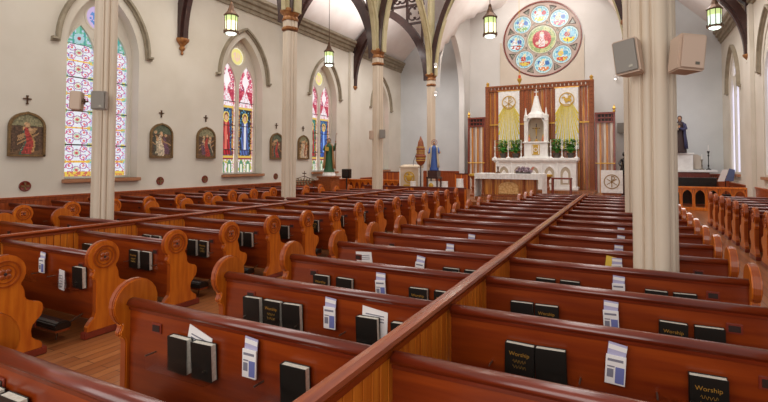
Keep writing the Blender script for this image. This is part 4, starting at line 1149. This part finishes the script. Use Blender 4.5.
def vpedestal(loc, label):
    e = empty('carved_pedestal', loc)
    m = MB(); m.lathe([(.2, 0), (.2, .08), (.13, .14), (.1, .3), (.14, .42), (.1, .5), (.09, .75), (.13, .8), (.22, .92)], 0, 0, 8); m.build('stand', W_CARVE, e, bevel=0)
    m = MB(); m.lathe([(.24, .92), (.25, 1.0), (.18, 1.02)], 0, 0, 8); m.build('gilt_bowl', GOLDP, e)
    tag(e, label, 'pedestal', 'carved pedestals')
vpedestal((-6.2, 20.4, .36), 'carved bronze-toned pedestal at the left end of the altar table'); vpedestal((-3.15, 21.2, .36), 'carved bronze-toned pedestal at the right end of the altar table')
# chi-rho ambo and left ambo
e = empty('draped_lectern', (-.6, 22.5, .36))
m = MB(); m.box(-.38, .38, .02, .45, 0, 1.15); m.build('lectern_body', W_CARVE, e, bevel=.01)
m = MB(); m.box(-.44, .44, -.03, .0, .2, 1.2); m.build('cloth_front', CLOTH, e, bevel=.008)
m = MB(); c = .7; m.sweep(ringpts(0, c, .30, 32), -.045, -.03, -.02, .02, 'y', 0); m.box(-.018, .018, -.045, -.03, c-.25, c+.25)
m.sweep([(0, c+.24), (.09, c+.22), (.12, c+.15), (.08, c+.08), (0, c+.07)], -.045, -.03, -.016, .016, 'y', 0)
m.sweep([(-.2, c+.12), (.2, c-.14)], -.045, -.03, -.016, .016, 'y', 0); m.sweep([(.2, c+.12), (-.2, c-.14)], -.045, -.03, -.016, .016, 'y', 0)
m.build('gold_monogram', mat('bronze_applique', hexc('9a7a48'), .5, .3), e)
tag(e, 'lectern with white cloth front bearing a gold circled monogram, right of the altar', 'lectern')
e = empty('pulpit_ambo', (-9.5, 20.55, 0))
m = MB(); m.box(-.5, .5, .0, .5, 0, 1.6); m.prism([(-.02, 1.6), (.52, 1.6), (.52, 1.78), (-.02, 1.68)], 'x', -.54, .54)
m.build('panelled_body', noisy('cream_ambo_paint', hexc('c9b49a'), hexc('d8c6b0'), 3, .6), e, bevel=.015)
m = MB(); m.sweep(ringpts(0, 1.15, .26, 28), -.03, 0, -.03, .03, 'y', 0); m.smooth = True
m.sphere((0, -.01, 1.12), .16, 12, (1, .25, 1)); m.sphere((0, -.01, 1.3), .07, 10, (1, .4, 1)); m.sphere((-.14, -.01, 1.2), .08, 10, (1.3, .25, .6)); m.sphere((.14, -.01, 1.2), .08, 10, (1.3, .25, .6))
m.smooth = False; m.prism([(-.36, .62), (.36, .62), (.28, .8), (-.28, .8)], 'y', -.03, 0); m.build('gold_emblem', GOLDP, e)
m = MB(); m.tube([(.1, .25, 1.7), (.14, .2, 1.95), (.3, .1, 2.25), (.42, .02, 2.4)], .012, 6); m.sphere((.43, 0, 2.42), .035, 8); m.build('microphone', BLACKP, e)
for sx in (-.505, .505): m = MB(); m.box(sx-.025, sx+.025, -.02, .5, 0, 1.62); m.build('corner_post', MARBLE, e, bevel=.01)
tag(e, 'cream pulpit with a gold emblem and microphone at the left front', 'pulpit')

# ------------------------------------------------------------------ statues
def statue(loc, h, robe, mantle, skin, label, rz=0, hair=None, halo=None, held=None, arms='fold'):
    e = empty('statue', loc, rz); k = h/1.7
    def fold(t, r, z): return r*(1+.07*sin(7*t+z*3)*max(0, 1-z/(1.35*k)))*(1 if True else 1)
    m = MB(); m.smooth = True
    prof = [(.27, 0), (.26, .05), (.23, .3), (.2, .6), (.175, .9), (.165, 1.02), (.185, 1.2), (.2, 1.32), (.18, 1.4), (.09, 1.45), (.055, 1.48), (.05, 1.52)]
    i0 = len(m.v); m.lathe([(r*k, z*k) for r, z in prof], 0, 0, 28, fold); m.xf(Matrix.Diagonal((1, .72, 1, 1)), i0)
    m.build('robe', robe, e)
    m = MB(); m.smooth = True   # mantle: open cape over back and shoulders
    vs = []; nn = 22; pr = [(.31, .18), (.29, .5), (.25, .85), (.24, 1.15), (.235, 1.32), (.16, 1.43), (.09, 1.47)]
    for r, z in pr:
        for i in range(nn):
            t = radians(-48)+radians(276)*i/(nn-1); rr = r*k*(1+.06*sin(5*t*2+z*2)); vs.append((rr*cos(t), rr*sin(t)*.75, z*k))
    m.add(vs, [(j*nn+i, j*nn+i+1, (j+1)*nn+i+1, (j+1)*nn+i) for j in range(len(pr)-1) for i in range(nn-1)])
    o = m.build('mantle', mantle, e, fixn=False); sd = o.modifiers.new('s', 'SOLIDIFY'); sd.thickness = .02
    m = MB(); m.smooth = True
    for s_ in (-1, 1):
        if arms == 'fold': P = [(s_*.19, 0, 1.34), (s_*.25, -.04, 1.12), (s_*.14, -.17, 1.08), (s_*.03, -.21, 1.16)]
        elif arms == 'out': P = [(s_*.19, 0, 1.34), (s_*.27, -.03, 1.12), (s_*.3, -.16, 1.04), (s_*.34, -.25, 1.04)]
        else: P = [(s_*.19, 0, 1.34), (s_*.26, -.05, 1.14), (s_*(.2 if s_ < 0 else .3), -.18, 1.12 if s_ < 0 else 1.3), (s_*(.1 if s_ < 0 else .33), -.22, 1.14 if s_ < 0 else 1.48)]
        m.tube([(a*k, b*k, c*k) for a, b, c in P], [.075*k, .065*k, .06*k, .05*k], 10)
    m.build('sleeve', robe if arms != 'fold' else mantle, e)
    m = MB(); m.smooth = True
    for s_ in (-1, 1):
        if arms == 'fold': hp = Vector((s_*.015, -.235, 1.2))
        elif arms == 'out': hp = Vector((s_*.36, -.29, 1.04))
        else: hp = Vector((s_*(.07 if s_ < 0 else .33), -.24, 1.15 if s_ < 0 else 1.53))
        m.sphere(tuple(hp*k), .034*k, 8, (.8, .8, 1.2))
        for q in range(4): m.tube([tuple((hp+Vector(((q-1.5)*.014, -.01, .02)))*k), tuple((hp+Vector(((q-1.5)*.017, -.02, .085-.008*abs(q-1.3))))*k)], [.009*k, .006*k], 6)
        m.tube([tuple((hp+Vector((-s_*.03, 0, 0)))*k), tuple((hp+Vector((-s_*.05, -.02, .04)))*k)], [.01*k, .007*k], 6)
    m.build('hands', skin, e)
    m = MB(); m.smooth = True; m.sphere((0, -.01*k, 1.605*k), .1*k, 16, (.8, .92, 1.15)); m.tube([(0, -.105*k, 1.62*k), (0, -.118*k, 1.59*k)], [.01*k, .016*k], 6)
    m.tube([(0, 0, 1.45*k), (0, -.005, 1.55*k)], .045*k, 10); hd = m.build('head', skin, e)
    m = MB(); 
    for s_ in (-1, 1): m.sphere((s_*.032*k, -.095*k, 1.62*k), .011*k, 6)
    m.tube([(-.02*k, -.1*k, 1.56*k), (.02*k, -.1*k, 1.56*k)], .006*k, 5); m.build('face_detail', DARKWD, hd)
    m = MB(); m.smooth = True; m.sphere((0, .02*k, 1.635*k), .108*k, 14, (.9, .95, 1.1)); m.sphere((0, .07*k, 1.52*k), .08*k, 10, (1, .6, 1.4)); m.build('hair', hair or W_DARK, hd)
    if halo:
        m = MB(); i0 = 0; m.sweep(ringpts(0, 1.64*k, .17*k, 24), -.01, .01, -.012, .012, 'y', .08*k); m.build('halo', halo, e)
    if held: held(e, k)
    tag(e, label, 'statue'); return e
SKIN = mat('painted_skin', hexc('c09070'), .6); BLUE = mat('blue_robe_paint', hexc('3c5a9c'), .5); GRN = mat('green_robe_paint', hexc('2f5c38'), .55)
BRN = mat('brown_robe_paint', hexc('7a5438'), .6); CREAMP = mat('cream_robe_paint', hexc('cabda0'), .6); DKST = mat('dark_statue_paint', hexc('38221f'), .5)
def staff(e, k):
    m = MB(); m.tube([(.33*k, -.27*k, .1), (.34*k, -.27*k, 1.9*k)], .014, 6); m.tube([(.34*k, -.27*k, 1.9*k), (.37*k, -.27*k, 1.98*k), (.42*k, -.27*k, 1.95*k)], .013, 6); m.build('staff', W_CARVE, e)
    m = MB(); m.box(-.2*k, -.02*k, -.29*k, -.23*k, 1.08*k, 1.28*k); m.build('book', GOLDP, e)
statue((-12.55, 18.15, 1.42), 1.55, GRN, mat('ochre_mantle_paint', hexc('a87c50'), .6), SKIN, 'painted statue in green robe holding a staff before the second figured window', radians(35), held=staff, arms='staff')
e = empty('statue_pedestal', (-12.55, 18.15, 0)); m = MB(); m.box(-.36, .36, -.36, .36, 0, 1.15); m.box(-.42, .42, -.42, .42, 1.15, 1.22); m.box(-.4, .4, -.4, .4, 0, .1); m.build('wooden_base', W_CARVE, e, bevel=.015)
m = MB(); m.lathe([(.3, 1.22), (.33, 1.26), (.28, 1.4), (.3, 1.42)], 0, 0, 16); m.build('white_plinth', MARBLE, e)
tag(e, 'wooden pedestal with white plinth carrying the green-robed statue', 'pedestal')
def child(e, k):
    m = MB(); m.smooth = True; m.sphere((-.1*k, -.24*k, 1.33*k), .06*k, 10); m.tube([(-.1*k, -.24*k, 1.28*k), (-.1*k, -.24*k, 1.05*k)], [.05*k, .08*k], 10); m.build('carried_child', CREAMP, e)
statue((-8.22, 20.6, 1.5), 1.38, BLUE, CREAMP, SKIN, 'statue in blue robe with red halo in front of the furthest left column', radians(20), halo=mat('red_halo', hexc('a84028'), .4), arms='out')
e = empty('statue_stand', (-8.22, 20.6, 0)); m = MB(); m.box(-.3, .3, -.3, .3, 1.12, 1.2); m.box(-.24, .24, -.24, .24, 1.2, 1.5); m.build('stand_top', W_DARK, e, bevel=.01)
for sx in (-1, 1):
    for sy in (-1, 1): m = MB(); m.box(sx*.25-.03, sx*.25+.03, sy*.25-.03, sy*.25+.03, 0, 1.12); m.build('leg', W_DARK, e, bevel=.006)
m = MB(); m.box(-.22, .22, -.22, .22, .1, 1.0); m.build('inner_cloth', CLOTH, e, bevel=.03)
m = MB(); m.sphere((-.05, -.27, .8), .12, 10, (1, .4, 1)); m.build('brass_urn', GOLDP, e)
tag(e, 'dark wooden stand under the statue in blue', 'stand')
# carved canopy lantern on a pole left of the statue
e = empty('carved_canopy', (-8.72, 20.15, 0))
m = MB(); m.lathe([(.16, 0), (.16, .04), (.03, .08), (.025, 1.75)], 0, 0, 10); m.build('pole', W_DARK, e)
m = MB(); m.lathe([(.04, 1.72), (.16, 1.8), (.24, 1.95), (.24, 2.1), (.27, 2.15), (.27, 2.2), (.21, 2.25), (.2, 2.45), (.23, 2.5), (.17, 2.62), (.13, 2.85), (.06, 3.0), (.02, 3.12)], 0, 0, 8); m.build('openwork_top', W_CARVE, e)
m = MB()
for kz in (1.97, 2.08, 2.32, 2.42, 2.6): m.sweep([(0, 0)], 0, 0, 0, 0, 'y', 0) if False else m.tube([(.235*cos(t)*(1 if kz < 2.3 else .88), .235*sin(t)*(1 if kz < 2.3 else .88), kz) for t in [2*pi*i/16 for i in range(16)]], .018, 5, True)
m.build('gilt_band', GOLDP, e)
tag(e, 'tall carved golden canopy on a pole left of the statue in blue', 'canopy')
for x, y, h, w_, lb in ((-9.05, 20.0, .95, .14, 'narrow white draped stand between pulpit and statue'), (-7.72, 20.7, .95, .16, 'white draped stand right of the blue statue'), (-7.95, 23.6, .98, .2, 'white pillar stand before the wood panels left of the sanctuary')):
    e = empty('draped_stand', (x, y, 0)); m = MB(); m.lathe([(w_*1.15, 0.005), (w_, h*.5), (w_*.9, h-.03), (w_*.9, h)], 0, 0, 24, lambda t, r, z: r*(1+.06*sin(9*t)*(1-z/1.2))); m.build('drape', CLOTH, e)
    m = MB(); m.lathe([(w_*.95, h), (w_*.95, h+.04)], 0, 0, 20); m.build('top_board', MARBLE, e)
    tag(e, lb, 'stand', 'white stands')
statue((2.32, 26.2, 2.38), 1.75, DKST, mat('dark_blue_mantle', hexc('3a3a5c'), .6), SKIN, 'dark statue of a figure on the white side altar at the far right', radians(-10), held=child, arms='fold')
e = empty('side_altar', (2.75, 26.7, 0))
m = MB(); m.box(-.75, .75, -.5, .5, 0, 1.45); m.build('altar_body', W_RED, e, bevel=.01)
m = MB(); m.box(-.95, 1.05, -.6, .55, 1.45, 1.56); m.box(-.55, .1, -.5, .5, 1.56, 2.3); m.box(-.6, .15, -.55, .5, 2.3, 2.38); m.build('white_retable', MARBLE, e, bevel=.015)
m = MB(); m.prism([(.1, 1.6), (.55, 1.6), (.5, 2.2), (.35, 2.3), (.1, 2.3)], 'y', .1, .3); m.build('pinkish_side', TANW, e, bevel=.02)
tag(e, 'white side altar carrying the dark statue at the end of the right aisle', 'altar')
candlestick((3.5, 26.5, 1.56), .9, 'tall thin black candlestick on the right side altar', BLACKP, None, .3)
candlestick((3.22, 26.4, 1.56), .5, 'short clear candlestick beside the statue on the right side altar', METAL, None, .25)
# piano in front of the side altar
e = empty('upright_piano', (2.75, 24.6, 0))
m = MB(); m.box(-.75, .75, -.3, .3, .08, 1.18); m.box(-.75, .75, -.55, -.28, .62, .76); m.build('case', BLACKP, e, bevel=.015)
m = MB(); m.box(-.79, .79, -.34, .34, 1.18, 1.24); m.build('lid', BLACKP, e, bevel=.01)
m = MB(); m.box(-.68, .68, -.53, -.36, .762, .78); m.build('keyboard', MARBLE, e)
for sx in (-.7, .7): m = MB(); m.lathe([(.05, 0), (.04, .3), (.05, .62)], sx, -.48, 8); m.build('leg', BLACKP, e)
tag(e, 'black upright piano behind the communion rail at right', 'piano')
e = empty('music_bench', (3.6, 23.6, 0)); m = MB(); m.box(-.4, .4, -.17, .17, .5, .58); m.build('seat', BLACKV, e, bevel=.02)
for sx in (-.36, .36):
    for sy in (-.13, .13): m = MB(); m.box(sx-.025, sx+.025, sy-.025, sy+.025, 0, .5); m.build('leg', BLACKP, e)
tag(e, 'black bench right of the upright piano', 'bench')
e = empty('music_stand', (3.8, 24.2, 0)); m = MB(); m.lathe([(.25, 0), (.02, .04), (.015, 1.25)], 0, 0, 10); m.build('pole', BLACKP, e)
m = MB(); m.prism([(-.3, 1.1), (-.05, 1.1), (.1, 1.62), (-.1, 1.62)], 'y', -.05, -.02); m.build('white_score', PAPER, e)
m = MB(); m.prism([(-.02, 1.12), (.28, 1.12), (.34, 1.6), (.14, 1.66)], 'y', -.03, .0); m.build('blue_folder', mat('blue_grey_folder', hexc('5a6488'), .6), e)
tag(e, 'music stand with white and blue folders at the far right corner', 'music stand')
# choir stalls on the right corner
for x, y, w_, lb in ((4.0, 25.6, .2, 'low wooden stall under the pale lancet window at far right'),):
    e = empty('choir_stall', (x, y, 0)); m = MB(); m.box(-w_, w_, -.3, .3, 0, .45); m.box(-w_, w_, .25, .32, .45, 1.25); m.build('stall_body', W_WAIN, e, bevel=.01)
    m = MB(); m.box(-w_-.03, w_+.03, .2, .36, 1.25, 1.32); m.build('stall_rail', W_RAIL, e, bevel=.01); tag(e, lb, 'stall')

# ------------------------------------------------------------------ communion rails
def rail(xa, xb, y, z, label, style):
    e = empty('communion_rail', ((xa+xb)/2, y, 0)); w_ = (xb-xa)/2
    m = MB(); m.box(-w_, w_, -.1, .1, z-.07, z); m.build('top_rail', W_PART, e, bevel=.015)
    m = MB(); m.box(-w_, w_, -.07, .07, 0.0, .12); m.build('bottom_rail', W_PART, e, bevel=.01)
    n = max(2, round(2*w_/(.42 if style == 'open' else .36))); st = 2*w_/n
    m = MB()
    for k in range(n+1):
        x = -w_+k*st; m.box(x-.035, x+.035, -.05, .05, .12, z-.07)
    m.build('post', W_END, e, bevel=.008)
    m = MB()
    for k in range(n):
        x = -w_+(k+.5)*st; a = st/2-.05
        P = [(x+q[0], z-.37+q[1]) for q in arch(a, .24, 6)]
        # spandrel plate above the arch
        for p0, p1 in zip(P[:-1], P[1:]): m.add([(p0[0], -.03, p0[1]), (p1[0], -.03, p1[1]), (p1[0], -.03, z-.07), (p0[0], -.03, z-.07)], [(0, 1, 2, 3)]); m.add([(p0[0], .03, p0[1]), (p1[0], .03, p1[1]), (p1[0], .03, z-.07), (p0[0], .03, z-.07)], [(0, 1, 2, 3)])
        m.sweep([(x+a, .12)]+P+[(x-a, .12)], -.035, .035, -.0, .025, 'y', 0)
        if style != 'open':
            m.sweep([(x-a, .2), (x, .62), (x+a, .2)], -.03, .03, -.015, .015, 'y', 0)
    m.build('arcading', W_PART, e)
    if style != 'open': m = MB(); m.box(-w_, w_, .035, .05, .1, z-.06); m.build('backing_board', W_RED, e)
    tag(e, label, 'communion rail', 'communion rails')
rail(.65, 4.1, 21.9, .95, 'open arcaded wooden communion rail across the right aisle', 'open')
rail(-13.2, -10.08, 20.9, 1.0, 'arcaded wooden communion rail across the left aisle', 'closed')
# wood panelling behind left aisle and by the sanctuary
for x0, x1, y, z, lb in ((-12.9, -10.2, 24.0, 1.35, 'higher wooden stall front behind the left communion rail'), (-9.0, -8.25, 25.9, 1.25, 'wood panelled partition left of the sanctuary'),):
    e = empty('stall_front', ((x0+x1)/2, y, 0)); w_ = (x1-x0)/2
    m = MB(); m.box(-w_, w_, -.03, .03, 0, z-.05); m.build('panel', W_WAIN, e)
    m = MB(); m.box(-w_, w_, -.06, .08, z-.06, z); m.build('rail', W_RAIL, e, bevel=.01)
    m = MB(); n = max(2, round(2*w_/.4))
    for k in range(n+1): m.box(-w_+k*(2*w_-.05)/n, -w_+.05+k*(2*w_-.05)/n, -.05, -.02, .0, z-.06)
    m.build('stile', W_PART, e); tag(e, lb, 'stall front')
# votive stand, planter, black box by left statue
e = empty('votive_stand', (-12.5, 15.95, 0))
for sx in (-.55, .55):
    for sy in (-.2, .2): m = MB(); m.tube([(sx, sy, 0), (sx, sy, .95)], .02, 6); m.build('leg', BRONZE, e)
for k in range(3): m = MB(); m.box(-.6, .6, -.25+k*.16, -.09+k*.16, .9+k*.09, .93+k*.09); m.build('tier', BRONZE, e)
m = MB()
for k in range(3):
    for q in range(8): m.lathe([(.03, .93+k*.09), (.04, 1.0+k*.09)], -.52+q*.15, -.17+k*.16, 8)
m.build('votive_glass', mat('votive_cups', hexc('9c8c70'), .3), e)
m = MB(); m.tube([(0, .28, .9), (0, .28, 1.5)], .015, 6); m.box(-.1, .1, .27, .29, 1.38, 1.42); m.tube([(-.6, .25, 1.1), (0, .28, 1.28), (.6, .25, 1.1)], .015, 6); m.build('crest', BRONZE, e)
tag(e, 'dark metal votive candle stand left of the green-robed statue', 'candle stand')
e = empty('amplifier_box', (-12.3, 19.3, 0)); m = MB(); m.box(-.2, .2, -.15, .15, 1.1, 1.55); m.build('case', BLACKP, e, bevel=.02)
m = MB(); m.box(-.17, .17, -.165, -.15, 1.14, 1.5); m.build('grille', BLACKV, e, bevel=.005)
m = MB(); m.lathe([(.18, 0), (.03, .05), (.03, 1.1)], 0, 0, 8); m.build('stand', BLACKP, e)
tag(e, 'small black box on a stand right of the green-robed statue', 'speaker')
# dark seated sculpture at the far right of the sanctuary
e = empty('dark_sculpture', (-.05, 24.4, .36)); m = MB(); m.lathe([(.25, 0), (.25, .9), (.3, .95), (.3, 1.0)], 0, 0, 12); m.build('pedestal', W_DARK, e)
m = MB(); m.smooth = True; m.lathe([(.24, 1.0), (.26, 1.15), (.2, 1.35), (.16, 1.55), (.18, 1.7), (.08, 1.78), (.05, 1.82)], 0, 0, 16); m.sphere((-.02, -.02, 1.93), .12, 12); m.tube([(-.15, -.05, 1.68), (-.28, -.15, 1.5), (-.2, -.3, 1.38)], [.06, .05, .04], 8); m.tube([(.15, -.05, 1.68), (.22, -.15, 1.48), (.05, -.3, 1.4)], [.06, .05, .04], 8); m.build('figure', BLACKP, e)
tag(e, 'small black seated sculpture beside the right wing of the screen', 'sculpture')
# sanctuary lamp
e = empty('sanctuary_lamp', (-4.8, 23.6, 6.0)); m = MB(); m.lathe([(.01, -.25), (.05, -.2), (.03, -.12), (.1, .0), (.12, .1), (.09, .12)], 0, 0, 12); m.build('bowl', GOLDP, e)
m = MB(); m.lathe([(.06, .1), (.07, .2), (.06, .28)], 0, 0, 10); m.build('glass_cup', emis('red_lamp_glass', hexc('b04020'), .6), e)
m = MB(); m.tube([(0, 0, .3), (0, 0, 6.3)], .008, 5)
for k in range(3): t = 2*pi*k/3; m.tube([(.1*cos(t), .1*sin(t), .1), (0, 0, .6)], .006, 5)
m.build('chain', GOLDP, e); tag(e, 'small gilt sanctuary lamp hanging on a chain below the rose window', 'lamp')
# low red table right of altar
e = empty('credence_table', (-2.75, 23.0, .36)); m = MB(); m.box(-.45, .45, -.25, .25, .75, .82); m.build('table_top', W_RED, e, bevel=.01)
for sx in (-.4, .4):
    for sy in (-.2, .2): m = MB(); m.box(sx-.03, sx+.03, sy-.03, sy+.03, 0, .75); m.build('leg', W_RED, e)
tag(e, 'small red wooden table right of the altar before the high altar', 'table')
bpy.context.view_layer.update()
